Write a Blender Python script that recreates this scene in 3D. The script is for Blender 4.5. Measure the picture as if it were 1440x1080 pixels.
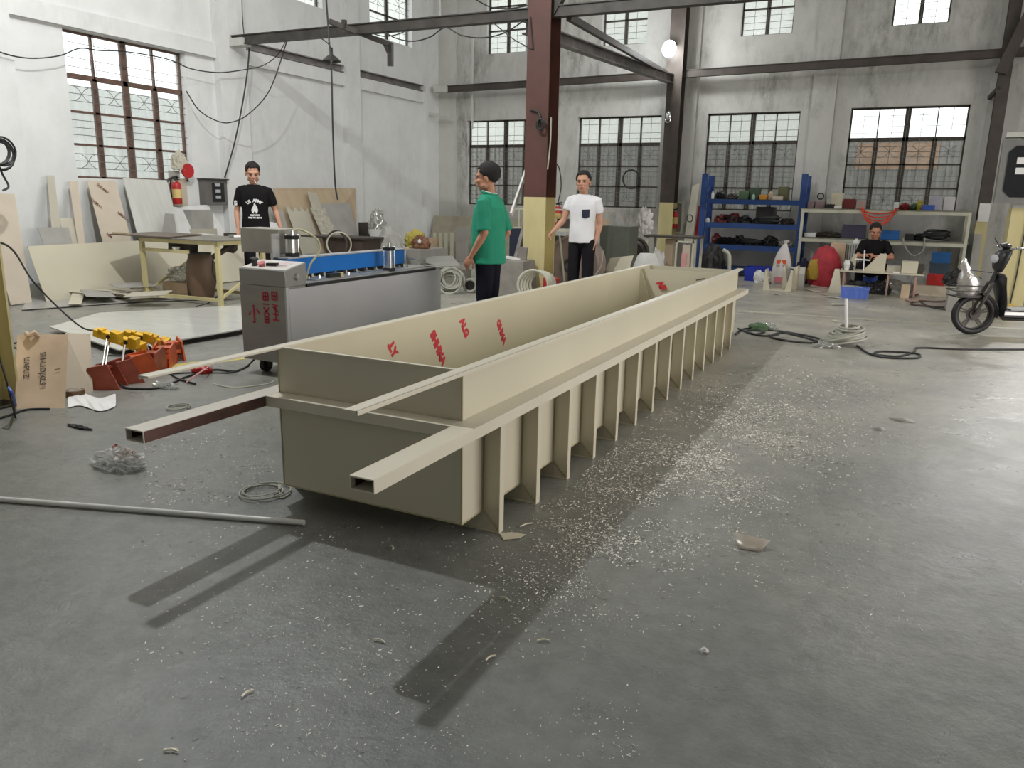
import bpy, bmesh, math, random
from mathutils import Vector, Matrix, Euler, noise
from mathutils.bvhtree import BVHTree
PI = math.pi
S = bpy.context.scene
C = S.collection
V = Vector
for o in list(bpy.data.objects): bpy.data.objects.remove(o)

# ------------------------------------------------------------------ camera
FPX, PITCH, ROLL, YAW, CAMH = 1094.2, .23271, .01983, .45615, 1.40
cp, sp = math.cos(PITCH), math.sin(PITCH)
_f, _x, _u = V((0, cp, -sp)), V((1, 0, 0)), V((0, sp, cp))
_r = _x*math.cos(ROLL) + _u*math.sin(ROLL)
_up = -_x*math.sin(ROLL) + _u*math.cos(ROLL)
_Z = Matrix.Rotation(YAW, 3, 'Z')
AR, AU, AF = _Z@_r, _Z@_up, _Z@_f
cam = bpy.data.objects.new('camera', bpy.data.cameras.new('camera')); C.objects.link(cam)
m3 = Matrix((AR, AU, -AF)).transposed()
cam.matrix_world = Matrix.Translation((0, 0, CAMH)) @ m3.to_4x4()
cam.data.sensor_width = 36; cam.data.lens = FPX/1440*36; cam.data.clip_start = .05; cam.data.clip_end = 300
S.camera = cam
def ray(px, py): return (AR*(px-720) - AU*(py-540))/FPX + AF
def fl(px, py, z=0.0):                       # a point of the photograph on the horizontal plane z
    d = ray(px, py); return V((0, 0, CAMH)) + d*((z-CAMH)/d.z)
def aX(px, py, x): d = ray(px, py); return V((0, 0, CAMH)) + d*(x/d.x)
def aY(px, py, y): d = ray(px, py); return V((0, 0, CAMH)) + d*(y/d.y)

# ------------------------------------------------------------------ light, sky, exposure
S.view_settings.view_transform = 'Standard'; S.view_settings.look = 'None'
S.view_settings.gamma = 1; S.view_settings.exposure = 0.0; S.view_settings.use_curve_mapping = False
W = bpy.data.worlds.new('overcast_sky'); S.world = W; W.use_nodes = True
W.node_tree.nodes['Background'].inputs[0].default_value = (.95, .98, 1, 1)
W.node_tree.nodes['Background'].inputs[1].default_value = 2.3
def area(name, loc, target, sx, sy, e, col=(1, 1, 1)):
    l = bpy.data.lights.new(name, 'AREA'); l.shape = 'RECTANGLE'; l.size = sx; l.size_y = sy; l.energy = e; l.color = col
    o = bpy.data.objects.new(name, l); C.objects.link(o); o.location = loc
    o.rotation_euler = (V(target)-V(loc)).to_track_quat('-Z', 'Y').to_euler(); return o
def point(name, loc, e, r, col=(1, 1, 1)):
    l = bpy.data.lights.new(name, 'POINT'); l.energy = e; l.shadow_soft_size = r; l.color = col
    o = bpy.data.objects.new(name, l); C.objects.link(o); o.location = loc; return o
# daylight through the right wall opening; the three overhead area lights are added fill
area('daylight_right_door', (6.4, 6.3, 2.6), (-4, 6.3, 1.0), 7.5, 3.6, 350, (1, .90, .82))
area('added_fill_left', (-6.3, 7.0, 7.0), (-9.5, 8.5, 1.0), 7, 2.0, 215, (1, .99, .96))
area('added_fill_right', (-1.5, 12.0, 7.0), (-1.5, 13.5, 0), 8, 2.0, 42, (1, .98, .90))
area('added_fill_front', (.8, 2.2, 7.0), (.2, 3.4, 0), 5, 3, 60, (1, .95, .86))
LAMPS = [((-5.2, 4.5, 6.4), 900)]
for p, e in LAMPS: point('high_bay_lamp_light', p, e, .09, (.97, .99, 1))

FLOOD = V((2.45, 15.6, 4.0))                    # flood lamp on the right pillar, outside the frame
_s = bpy.data.lights.new('flood_lamp_light', 'SPOT'); _s.energy = 520; _s.spot_size = math.radians(75); _s.spot_blend = .6; _s.shadow_soft_size = .22; _s.color = (1, 1, 1)
_so = bpy.data.objects.new('flood_lamp_light', _s); C.objects.link(_so); _so.location = FLOOD; _so.rotation_euler = (V((.6, 4.6, 0))-FLOOD).to_track_quat('-Z', 'Y').to_euler()
# ------------------------------------------------------------------ materials
MATS = {}
def mat(name, col, rough=.6, metal=0, var=.12, vs=6, bump=0, bs=40, spec=.5, alpha=1, emis=None, coat=0, stretch=None, dark=None):
    if name in MATS: return MATS[name]
    m = bpy.data.materials.new(name); m.use_nodes = True; nt = m.node_tree; N = nt.nodes; L = nt.links
    p = N['Principled BSDF']
    p.inputs['Roughness'].default_value = rough; p.inputs['Metallic'].default_value = metal
    p.inputs['Specular IOR Level'].default_value = spec; p.inputs['Coat Weight'].default_value = coat
    tc = N.new('ShaderNodeTexCoord'); src = tc.outputs['Object']
    if stretch:
        mp = N.new('ShaderNodeMapping'); mp.inputs['Scale'].default_value = stretch; L.new(src, mp.inputs[0]); src = mp.outputs[0]
    nz = N.new('ShaderNodeTexNoise'); nz.inputs['Scale'].default_value = vs; nz.inputs['Detail'].default_value = 6; L.new(src, nz.inputs['Vector'])
    cr = N.new('ShaderNodeValToRGB'); L.new(nz.outputs['Fac'], cr.inputs[0])
    lo = dark or [c*(1-var) for c in col]; hi = [min(1, c*(1+var*.6)) for c in col]
    cr.color_ramp.elements[0].position = .3; cr.color_ramp.elements[0].color = (*lo, 1)
    cr.color_ramp.elements[1].position = .7; cr.color_ramp.elements[1].color = (*hi, 1)
    L.new(cr.outputs[0], p.inputs['Base Color'])
    if bump:
        n2 = N.new('ShaderNodeTexNoise'); n2.inputs['Scale'].default_value = bs; n2.inputs['Detail'].default_value = 5; L.new(src, n2.inputs['Vector'])
        b = N.new('ShaderNodeBump'); b.inputs['Strength'].default_value = bump; b.inputs['Distance'].default_value = .01
        L.new(n2.outputs['Fac'], b.inputs['Height']); L.new(b.outputs[0], p.inputs['Normal'])
    if emis: p.inputs['Emission Color'].default_value = (*emis[0], 1); p.inputs['Emission Strength'].default_value = emis[1]
    if alpha < 1: p.inputs['Alpha'].default_value = alpha
    MATS[name] = m; return m
def nd(nt, t, **k):
    n = nt.nodes.new(t)
    for a, b in k.items(): setattr(n, a, b)
    return n
def floor_mat():
    m = bpy.data.materials.new('worn_concrete'); m.use_nodes = True; nt = m.node_tree; L = nt.links; p = nt.nodes['Principled BSDF']
    tc = nd(nt, 'ShaderNodeTexCoord')
    def noise_(s, d=8, r=.6, dist=0):
        n = nd(nt, 'ShaderNodeTexNoise'); n.inputs['Scale'].default_value = s; n.inputs['Detail'].default_value = d
        n.inputs['Roughness'].default_value = r; n.inputs['Distortion'].default_value = dist; L.new(tc.outputs['Object'], n.inputs['Vector']); return n.outputs['Fac']
    def ramp(f, st):
        r = nd(nt, 'ShaderNodeValToRGB'); L.new(f, r.inputs[0]); e = r.color_ramp.elements
        while len(e) < len(st): e.new(.5)
        for i, (q, c) in enumerate(st): e[i].position = q; e[i].color = (*c, 1) if not isinstance(c, (int, float)) else (c, c, c, 1)
        return r.outputs[0]
    def mix(a, b, f, mode='MIX'):
        x = nd(nt, 'ShaderNodeMix', data_type='RGBA', blend_type=mode)
        if isinstance(f, (int, float)): x.inputs[0].default_value = f
        else: L.new(f, x.inputs[0])
        L.new(a, x.inputs[6]); L.new(b, x.inputs[7]); return x.outputs[2]
    big = ramp(noise_(.45, 5, .6, .6), [(.3, (.112, .121, .117)), (.52, (.150, .159, .150)), (.72, (.222, .220, .202))])
    fine = ramp(noise_(9, 10, .75), [(.35, .72), (.65, 1.12)])
    c = mix(big, fine, 1, 'MULTIPLY')
    spots = ramp(noise_(17, 5, .65), [(.65, 1.0), (.73, .5)])
    c = mix(c, spots, 1, 'MULTIPLY')
    # pale beige blended in more strongly towards the far end, broken by noise
    sx = nd(nt, 'ShaderNodeSeparateXYZ'); L.new(tc.outputs['Object'], sx.inputs[0])
    mr = nd(nt, 'ShaderNodeMapRange'); mr.inputs[1].default_value = 1.5; mr.inputs[2].default_value = 10.5; L.new(sx.outputs['Y'], mr.inputs[0])
    dn = ramp(noise_(1.3, 8, .7, .4), [(.3, 0.30), (.65, 1.0)])
    dm = nd(nt, 'ShaderNodeMath', operation='MULTIPLY'); L.new(mr.outputs[0], dm.inputs[0]); L.new(dn, dm.inputs[1])
    dust = nd(nt, 'ShaderNodeRGB'); dust.outputs[0].default_value = (.50, .47, .395, 1)
    c = mix(c, dust.outputs[0], dm.outputs[0])
    L.new(c, p.inputs['Base Color'])
    rr = ramp(noise_(2.2, 8, .7, .5), [(.3, .22), (.7, .46)]); L.new(rr, p.inputs['Roughness'])
    p.inputs['Specular IOR Level'].default_value = .45
    b = nd(nt, 'ShaderNodeBump'); b.inputs['Strength'].default_value = .42; b.inputs['Distance'].default_value = .014
    L.new(noise_(13, 10, .7), b.inputs['Height']); L.new(b.outputs[0], p.inputs['Normal'])
    return m
def wall_mat(name, base, stain, amt=.55):
    m = bpy.data.materials.new(name); m.use_nodes = True; nt = m.node_tree; L = nt.links; p = nt.nodes['Principled BSDF']
    tc = nd(nt, 'ShaderNodeTexCoord')
    def ns(s, sc, d=7, r=.62):
        mp = nd(nt, 'ShaderNodeMapping'); mp.inputs['Scale'].default_value = sc; L.new(tc.outputs['Object'], mp.inputs[0])
        n = nd(nt, 'ShaderNodeTexNoise'); n.inputs['Scale'].default_value = s; n.inputs['Detail'].default_value = d; n.inputs['Roughness'].default_value = r
        L.new(mp.outputs[0], n.inputs['Vector']); return n.outputs['Fac']
    def rp(f, a, b, va=0, vb=1):
        r = nd(nt, 'ShaderNodeMapRange'); r.inputs[1].default_value = a; r.inputs[2].default_value = b; r.inputs[3].default_value = va; r.inputs[4].default_value = vb; L.new(f, r.inputs[0]); return r.outputs[0]
    a = rp(ns(.7, (1, 1, .8)), .42, .68); st = rp(ns(4, (1.6, 1.6, .6), 9, .75), .42, .66)
    mu = nd(nt, 'ShaderNodeMath', operation='MULTIPLY'); L.new(a, mu.inputs[0]); L.new(st, mu.inputs[1])
    mu2 = nd(nt, 'ShaderNodeMath', operation='MULTIPLY'); L.new(mu.outputs[0], mu2.inputs[0]); mu2.inputs[1].default_value = amt
    x = nd(nt, 'ShaderNodeMix', data_type='RGBA'); x.inputs[6].default_value = (*base, 1); x.inputs[7].default_value = (*stain, 1); L.new(mu2.outputs[0], x.inputs[0])
    v = rp(ns(2.0, (1, 1, 1), 6), .3, .7, .93, 1.04)
    y = nd(nt, 'ShaderNodeMix', data_type='RGBA', blend_type='MULTIPLY'); y.inputs[0].default_value = 1; L.new(x.outputs[2], y.inputs[6]); L.new(v, y.inputs[7])
    L.new(y.outputs[2], p.inputs['Base Color']); p.inputs['Roughness'].default_value = .85; p.inputs['Specular IOR Level'].default_value = .2
    b = nd(nt, 'ShaderNodeBump'); b.inputs['Strength'].default_value = .15; b.inputs['Distance'].default_value = .02; L.new(ns(5, (1, 1, 1), 8), b.inputs['Height']); L.new(b.outputs[0], p.inputs['Normal'])
    return m
def pane_mat(name, col, tr, gl=.08):
    m = bpy.data.materials.new(name); m.use_nodes = True; nt = m.node_tree; L = nt.links
    for n in list(nt.nodes): nt.nodes.remove(n)
    out = nd(nt, 'ShaderNodeOutputMaterial'); t = nd(nt, 'ShaderNodeBsdfTransparent'); t.inputs[0].default_value = (.95, .97, .95, 1)
    d = nd(nt, 'ShaderNodeBsdfTranslucent'); d.inputs[0].default_value = (*col, 1)
    g = nd(nt, 'ShaderNodeBsdfGlossy'); g.inputs['Roughness'].default_value = .15
    a = nd(nt, 'ShaderNodeMixShader'); a.inputs[0].default_value = tr; L.new(d.outputs[0], a.inputs[1]); L.new(t.outputs[0], a.inputs[2])
    b = nd(nt, 'ShaderNodeMixShader'); b.inputs[0].default_value = gl; L.new(a.outputs[0], b.inputs[1]); L.new(g.outputs[0], b.inputs[2])
    tc = nd(nt, 'ShaderNodeTexCoord'); n = nd(nt, 'ShaderNodeTexNoise'); n.inputs['Scale'].default_value = 5; L.new(tc.outputs['Object'], n.inputs['Vector'])
    mr = nd(nt, 'ShaderNodeMapRange'); mr.inputs[1].default_value = .35; mr.inputs[2].default_value = .7; mr.inputs[3].default_value = max(0, tr-.05); mr.inputs[4].default_value = min(1, tr+.05)
    L.new(n.outputs['Fac'], mr.inputs[0]); L.new(mr.outputs[0], a.inputs[0]); L.new(b.outputs[0], out.inputs[0]); return m
M_floor = floor_mat()
M_wallL = wall_mat('white_plaster', (.74, .75, .74), (.52, .52, .49), .5)
M_wallB = wall_mat('stained_plaster', (.56, .555, .53), (.20, .20, .17), 1.0)
M_pil = wall_mat('pilaster_plaster', (.60, .60, .57), (.36, .36, .33), .6)
M_glass = pane_mat('window_glass', (.9, .92, .9), .88, .05)
M_film = pane_mat('clear_plastic_film', (.9, .9, .88), .62, .3)
M_pp = mat('beige_polypropylene', (.60, .56, .435), .38, var=.05, vs=1.5)
M_pp2 = mat('beige_polypropylene_flange', (.63, .59, .48), .42, var=.06, vs=3)
M_weld = mat('weld_bead_beige', (.40, .36, .22), .4)
M_red = mat('red_print', (.62, .03, .05), .55)
M_rust = mat('red_oxide_paint', (.105, .042, .032), .55, var=.25, vs=3)
M_yel = mat('pale_yellow_paint', (.66, .58, .30), .55, var=.12, vs=4, stretch=(1, 1, .3))
M_steel = mat('dark_steel', (.075, .068, .060), .5, .4, var=.35, vs=5)
M_steelb = mat('dark_brown_steel', (.065, .052, .044), .55, .2, var=.3, vs=4)
M_galv = mat('grey_rail_steel', (.22, .20, .19), .5, .4, var=.5, vs=4)
M_black = mat('black_rubber', (.012, .012, .013), .5)
M_blackp = mat('black_plastic', (.018, .018, .02), .35)
M_cable = mat('black_cable', (.02, .022, .022), .5)
M_gcable = mat('grey_cable', (.42, .42, .36), .5)
M_chrome = mat('chrome', (.75, .76, .76), .18, 1, var=.05)
M_alu = mat('aluminium', (.62, .62, .61), .35, 1, var=.08)
M_grey = mat('grey_enamel', (.47, .47, .49), .33, 0, var=.08, vs=1.6)
M_greyd = mat('brushed_steel_panel', (.30, .29, .275), .36, .15, var=.12, vs=3, stretch=(1, 1, 6))
M_cream = mat('cream_paint', (.55, .54, .43), .5, var=.12)
M_white = mat('white_plastic', (.78, .78, .76), .45, var=.05)
M_whit2 = mat('white_grey_sheet', (.62, .62, .58), .16, var=.08, vs=2, stretch=(1, 6, 1))
M_blue = mat('blue_rack_paint', (.012, .05, .20), .45, var=.2)
M_blue2 = mat('bright_blue_paint', (.008, .16, .55), .35, var=.08)
M_bluep = mat('blue_plastic', (.05, .12, .50), .45, var=.1)
M_wood = mat('plywood', (.50, .39, .26), .6, var=.2, vs=3, stretch=(1, 1, .4))
M_card = mat('cardboard', (.60, .45, .31), .75, var=.18, vs=5)
M_sheet = mat('offcut_sheet', (.50, .47, .38), .5, var=.1, vs=2)
M_sheetg = mat('grey_sheet', (.36, .35, .32), .5, var=.15, vs=3)
M_board = mat('pinkish_board', (.56, .49, .39), .55, var=.08, vs=3)
M_conc = mat('grey_concrete_block', (.27, .25, .22), .85, var=.2, bump=.3)
M_orange = mat('orange_plastic', (.62, .11, .025), .4, var=.3, vs=9)
M_clampy = mat('yellow_plastic', (.80, .47, .01), .4, var=.2, vs=8)
M_redp = mat('red_plastic', (.48, .02, .02), .4, var=.15)
M_green = mat('green_metal', (.07, .13, .06), .5)
M_skin = mat('skin', (.56, .30, .20), .55, var=.08, vs=9)
M_skin2 = mat('skin_tanned', (.50, .24, .15), .55, var=.08, vs=9)
M_hair = mat('black_hair', (.012, .010, .010), .8, bump=.5, bs=120, stretch=(1, 1, .3))
M_tee = mat('black_cotton', (.012, .011, .012), .85, spec=.12, bump=.15, bs=200)
M_polo = mat('green_polo', (.012, .27, .16), .8, var=.1, vs=7, bump=.15, bs=200)
M_wtee = mat('white_cotton', (.80, .80, .82), .85, var=.03, bump=.1, bs=200)
M_pants = mat('black_trousers', (.014, .013, .016), .85, spec=.12)
M_navy = mat('navy_cotton', (.02, .025, .05), .8)
M_lip = mat('lips', (.40, .14, .11), .5)
M_ink = mat('black_ink', (.03, .03, .03), .7)

# ------------------------------------------------------------------ mesh helper
def rotm(rx=0, ry=0, rz=0): return Euler((rx, ry, rz)).to_matrix()
class B:
    def __init__(s): s.bm = bmesh.new()
    def _q(s, vs, faces):
        v = [s.bm.verts.new(p) for p in vs]
        for f in faces:
            try: s.bm.faces.new([v[i] for i in f])
            except ValueError: pass
        return v
    def box(s, x0, x1, y0, y1, z0, z1): return s.ob(V(((x0+x1)/2, (y0+y1)/2, (z0+z1)/2)), (abs(x1-x0), abs(y1-y0), abs(z1-z0)))
    def ob(s, c, size, R=None):
        c = V(c); R = R or Matrix.Identity(3); a, b, d = [q/2 for q in size]
        vs = [c + R@V((i*a, j*b, k*d)) for i in (-1, 1) for j in (-1, 1) for k in (-1, 1)]
        s._q(vs, [(0, 1, 3, 2), (4, 6, 7, 5), (0, 4, 5, 1), (2, 3, 7, 6), (0, 2, 6, 4), (1, 5, 7, 3)]); return s
    def bar(s, p, q, w, h, up=V((0, 0, 1))):          # rectangular bar from p to q
        p, q = V(p), V(q); d = (q-p); L = d.length; d.normalize()
        if abs(d.dot(up)) > .99: up = V((0, 1, 0))
        sd = d.cross(up).normalized(); u = sd.cross(d)
        return s.ob((p+q)/2, (w, L, h), Matrix((sd, d, u)).transposed())
    def prism(s, pts, ext):
        pts = [V(p) for p in pts]; e = V(ext); n = len(pts)
        s._q(pts+[p+e for p in pts], [tuple(range(n))[::-1], tuple(range(n, 2*n))] + [(i, (i+1) % n, n+(i+1) % n, n+i) for i in range(n)]); return s
    def tube(s, pts, r, seg=8, cap=True, closed=False):
        pts = [V(p) for p in pts]; n = len(pts); rs = r if isinstance(r, (list, tuple)) else [r]*n
        prev = None; rings = []
        for i, p in enumerate(pts):
            t = (pts[(i+1) % n if closed else min(i+1, n-1)] - pts[(i-1) % n if closed else max(i-1, 0)])
            if t.length < 1e-9: t = V((0, 0, 1))
            t.normalize()
            if prev is None:
                a = V((0, 0, 1)) if abs(t.z) < .9 else V((1, 0, 0)); u = t.cross(a).normalized()
            else: u = (prev - t*prev.dot(t)); u = u.normalized() if u.length > 1e-6 else t.orthogonal().normalized()
            w = t.cross(u); prev = u
            rings.append([s.bm.verts.new(p + (u*math.cos(2*PI*k/seg) + w*math.sin(2*PI*k/seg))*rs[i]) for k in range(seg)])
        m = n if closed else n-1
        for i in range(m):
            A, Bq = rings[i], rings[(i+1) % n]
            for k in range(seg): s.bm.faces.new((A[k], A[(k+1) % seg], Bq[(k+1) % seg], Bq[k])).smooth = True
        if cap and not closed:
            s.bm.faces.new(rings[0][::-1]); s.bm.faces.new(rings[-1])
        return s
    def cyl(s, p, q, r, seg=20, r2=None): return s.tube([p, q], [r, r if r2 is None else r2], seg)
    def lathe(s, prof, c=(0, 0, 0), seg=28, R=None):
        c = V(c); R = R or Matrix.Identity(3); rings = []
        for r, z in prof: rings.append([s.bm.verts.new(c + R@V((r*math.cos(2*PI*k/seg), r*math.sin(2*PI*k/seg), z))) for k in range(seg)])
        for a, b in zip(rings, rings[1:]):
            for k in range(seg): s.bm.faces.new((a[k], a[(k+1) % seg], b[(k+1) % seg], b[k])).smooth = True
        s.bm.faces.new(rings[0][::-1]); s.bm.faces.new(rings[-1]); return s
    def loft(s, rings):                                  # rings of equal count
        rr = [[s.bm.verts.new(p) for p in r] for r in rings]; n = len(rr[0])
        for a, b in zip(rr, rr[1:]):
            for k in range(n): s.bm.faces.new((a[k], a[(k+1) % n], b[(k+1) % n], b[k])).smooth = True
        s.bm.faces.new(rr[0][::-1]); s.bm.faces.new(rr[-1]); return s
    def ell(s, c, r, R=None, sub=3):
        c = V(c); R = R or Matrix.Identity(3); r = V(r) if not isinstance(r, (int, float)) else V((r, r, r))
        t = bmesh.ops.create_icosphere(s.bm, subdivisions=sub, radius=1)
        for v in t['verts']: v.co = c + R@V((v.co.x*r.x, v.co.y*r.y, v.co.z*r.z))
        for v in t['verts']:
            for f in v.link_faces: f.smooth = True
        return s
    def caps(s, pts, rs, sub=2):                         # chain of tapered capsules
        for i, p in enumerate(pts): s.ell(p, rs[i], sub=sub)
        for i in range(len(pts)-1): s.tube([pts[i], pts[i+1]], [rs[i], rs[i+1]], 12)
        return s
    def torus(s, c, R1, r, R=None, seg=32, rseg=8, a0=0, a1=2*PI):
        c = V(c); R = R or Matrix.Identity(3); full = abs(a1-a0-2*PI) < 1e-6; n = seg if full else seg+1
        return s.tube([c + R@V((R1*math.cos(a0+(a1-a0)*k/seg), R1*math.sin(a0+(a1-a0)*k/seg), 0)) for k in range(n)], r, rseg, closed=full)
    def jitter(s, a, f=4, seed=0):
        for v in s.bm.verts:
            n = noise.noise_vector(v.co*f + V((seed*3.1, seed*1.7, seed))); v.co += n*a
        return s
    def obj(s, name, m, parent=None, world=True, bevel=0, mats=None, sharp=35):
        bm = s.bm; bmesh.ops.recalc_face_normals(bm, faces=bm.faces)
        if parent is not None and world:
            bm.transform(parent.matrix_basis.inverted() if parent.parent is None else (parent.parent.matrix_basis@parent.matrix_basis).inverted())
        loc = None
        if parent is None and world:
            xs = [v.co for v in bm.verts]; lo = [min(p[i] for p in xs) for i in range(3)]; hi = [max(p[i] for p in xs) for i in range(3)]
            loc = V(((lo[0]+hi[0])/2, (lo[1]+hi[1])/2, lo[2])); bm.transform(Matrix.Translation(-loc))
        me = bpy.data.meshes.new(name); bm.to_mesh(me); bm.free(); me.materials.append(m)
        for q in (mats or []): me.materials.append(q)
        try: me.set_sharp_from_angle(angle=math.radians(sharp))
        except Exception: pass
        o = bpy.data.objects.new(name, me); C.objects.link(o)
        if parent is not None: o.parent = parent
        if loc is not None: o.location = loc
        if bevel:
            md = o.modifiers.new('bevel', 'BEVEL'); md.width = bevel; md.segments = 2; md.limit_method = 'ANGLE'
        return o
def tag(o, label, cat, group=None, kind=None):
    o['label'] = label; o['category'] = cat
    if group: o['group'] = group
    if kind: o['kind'] = kind
    return o
def thing(name, label, cat, loc=(0, 0, 0), rz=0, group=None):
    o = bpy.data.objects.new(name, None); C.objects.link(o); o.empty_display_size = .1
    o.location = loc; o.rotation_euler = (0, 0, rz); o.matrix_basis = Matrix.Translation(V(loc))@Matrix.Rotation(rz, 4, 'Z')
    return tag(o, label, cat, group)
def struct(o, label=None):
    o['kind'] = 'structure'
    if label: o['label'] = label
    return o
def copy_tree(o, parent=None):
    c = o.copy(); C.objects.link(c)
    if parent is not None: c.parent = parent
    for ch in [x for x in bpy.data.objects if x.parent == o]: copy_tree(ch, c)
    return c
def one(b, name, m, label, cat, group=None, bevel=0, kind=None): return tag(b.obj(name, m, bevel=bevel), label, cat, group, kind)
def catmull(P, n=8):
    P = [V(p) for p in P]; out = []
    for i in range(len(P)-1):
        a, b, c, d = P[max(i-1, 0)], P[i], P[i+1], P[min(i+2, len(P)-1)]
        for k in range(n):
            t = k/n; out.append(.5*((2*b)+(c-a)*t+(2*a-5*b+4*c-d)*t*t+(3*b-a-3*c+d)*t**3))
    return out+[P[-1]]
def sag(p, q, s, n=16):
    p, q = V(p), V(q); return [p.lerp(q, t/n) - V((0, 0, 4*s*(t/n)*(1-t/n))) for t in range(n+1)]
def coil_pts(c, R, turns, h, seed=0, jit=.12, rot=None, n=22, ecc=1):
    rd = random.Random(seed); out = []; rot = rot or Matrix.Identity(3); c = V(c)
    k1, k2, k3 = rd.random()*6, rd.random()*6, rd.random()*6
    for i in range(int(turns*n)):
        a = 2*PI*i/n; w = i/(turns*n)
        r = R*(1+jit*math.sin(a*.37+k1)+jit*.6*math.sin(a*1.31+k2))
        out.append(c + rot@V((r*math.cos(a), r*ecc*math.sin(a), h*w + h*.15*math.sin(a*.9+k3)+h*.15)))
    return out
def text_mesh(txt, size, name='marking', extr=.0006, align='CENTER', shear=0, bold=0):
    cu = bpy.data.curves.new(name, 'FONT'); cu.body = txt; cu.size = size; cu.extrude = extr; cu.align_x = align; cu.align_y = 'CENTER'; cu.shear = shear; cu.resolution_u = 3; cu.offset = bold
    o = bpy.data.objects.new(name, cu); C.objects.link(o); dg = bpy.context.evaluated_depsgraph_get(); dg.update()
    me = bpy.data.meshes.new_from_object(o.evaluated_get(dg)); bpy.data.objects.remove(o); bpy.data.curves.remove(cu); return me
def put_text(txt, size, origin, xdir, ydir, m, parent, name='marking', extr=.0006, bold=0):
    me = text_mesh(txt, size, name, extr, bold=bold); x, y = V(xdir).normalized(), V(ydir).normalized(); z = x.cross(y)
    me.transform(Matrix.Translation(origin)@Matrix((x, y, z)).transposed().to_4x4())
    if parent: me.transform(parent.matrix_basis.inverted())
    me.materials.clear(); me.materials.append(m); o = bpy.data.objects.new(name, me); C.objects.link(o); o.parent = parent; return o

# ------------------------------------------------------------------ shell
XL, YB = -10.55, 17.0
XR, YF, ZC = 7.2, -4.5, 7.4
bf = B(); bf.box(XL-3, XR+3, YF-3, YB+4, -.2, 0); floor = struct(bf.obj('floor', M_floor, world=False))
bc = B(); bc.box(XL-.3, XR+.3, YF-.3, YB+.3, ZC, ZC+.2); struct(bc.obj('ceiling', mat('ceiling_boards', (.35, .35, .33), .9)))
def holed_wall(name, m, u0, u1, z0, z1, holes, P):     # P(u, d, z) -> point, d in 0..1 through the wall
    us = sorted({u0, u1, *[h[0] for h in holes], *[h[1] for h in holes]}); zs = sorted({z0, z1, *[h[2] for h in holes], *[h[3] for h in holes]})
    inh = lambda a, b: any(h[0] < a < h[1] and h[2] < b < h[3] for h in holes)
    b = B(); sol = {}
    for i in range(len(us)-1):
        for j in range(len(zs)-1): sol[i, j] = not inh((us[i]+us[i+1])/2, (zs[j]+zs[j+1])/2)
    def q(*p): b._q([P(*x) for x in p], [(0, 1, 2, 3)])
    for (i, j), s in sol.items():
        if not s: continue
        A, Bu, c, d = us[i], us[i+1], zs[j], zs[j+1]
        for w in (0, 1): q((A, w, c), (Bu, w, c), (Bu, w, d), (A, w, d))
        if not sol.get((i-1, j)): q((A, 0, c), (A, 1, c), (A, 1, d), (A, 0, d))
        if not sol.get((i+1, j)): q((Bu, 0, c), (Bu, 1, c), (Bu, 1, d), (Bu, 0, d))
        if not sol.get((i, j-1)): q((A, 0, c), (Bu, 0, c), (Bu, 1, c), (A, 1, c))
        if not sol.get((i, j+1)): q((A, 0, d), (Bu, 0, d), (Bu, 1, d), (A, 1, d))
    bmesh.ops.remove_doubles(b.bm, verts=b.bm.verts, dist=1e-5)
    return struct(b.obj(name, m))
WB = [(-9.67, -7.72, 1.27, 3.21), (-6.83, -4.92, 1.27, 3.21), (-3.95, -2.12, 1.27, 3.21), (-1.20, .80, 1.30, 3.24)]
UB = [(-9.17, -8.17, 4.66, 6.2), (-6.35, -5.35, 4.66, 6.2), (-3.42, -2.42, 4.66, 6.2), (-.68, .27, 4.66, 6.2), (2.6, 3.6, 4.66, 6.2), (5, 6, 4.66, 6.2)]
WL = [(7.45, 9.50, 1.58, 3.56)]
UL = [(7.6, 9.3, 4.9, 6.3), (11.2, 12.9, 4.9, 6.3), (14.4, 16.0, 4.72, 6.3)]
holed_wall('wall_back', M_wallB, XL-.24, XR, 0, ZC, WB+UB, lambda u, d, z: V((u, YB+.24*d, z)))
holed_wall('wall_left', M_wallL, YF, YB, 0, ZC, WL+UL, lambda u, d, z: V((XL-.24*d, u, z)))
holed_wall('wall_right', M_wallB, YF, YB+.24, 0, ZC, [(3, 12, .0, 4.4)], lambda u, d, z: V((XR+.24*d, u, z)))
b = B(); b.box(XL-.24, XR+.24, YF-.24, YF, 0, ZC); struct(b.obj('wall_front', M_wallB))
# pilasters and bond beams
n = 0
def trim(b, m=None, label=None):
    global n; n += 1; return struct(b.obj('trim_%d' % n, m or M_wallL), label)
for y0, y1 in ((-.5, .1), (3.2, 3.7), (6.2, 6.66), (10.08, 10.70), (13.42, 13.86), (16.36, 17.0)): trim(B().box(XL, XL+.13, y0, y1, 0, ZC))
for x0, x1 in ((-10.42, -9.95), (-4.62, -4.18), (-1.93, -1.5), (1.05, 1.45), (4, 4.4)): trim(B().box(x0, x1, YB-.07, YB, 0, ZC), M_wallB if x0 > -9 else M_pil)
for y0, y1 in ((6.66, 10.08), (10.70, 13.42), (13.86, 16.36)): trim(B().box(XL, XL+.07, y0, y1, 3.57, 3.81))
for y0, y1 in ((10.75, 13.38), (13.9, 16.3)):
    t = thing('ledge_channel', 'rusty dark steel channel on the white wall band, ' + ('bay left of the corner bay' if y0 < 12 else 'bay next to the corner'), 'steel channel', (XL+.05, (y0+y1)/2, 3.82))
    B().box(XL+.001, XL+.09, y0, y1, 3.815, 3.835).box(XL+.001, XL+.03, y0, y1, 3.835, 3.93).box(XL+.001, XL+.10, y0, y1, 3.93, 3.95).obj('channel', M_galv, t)

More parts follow.
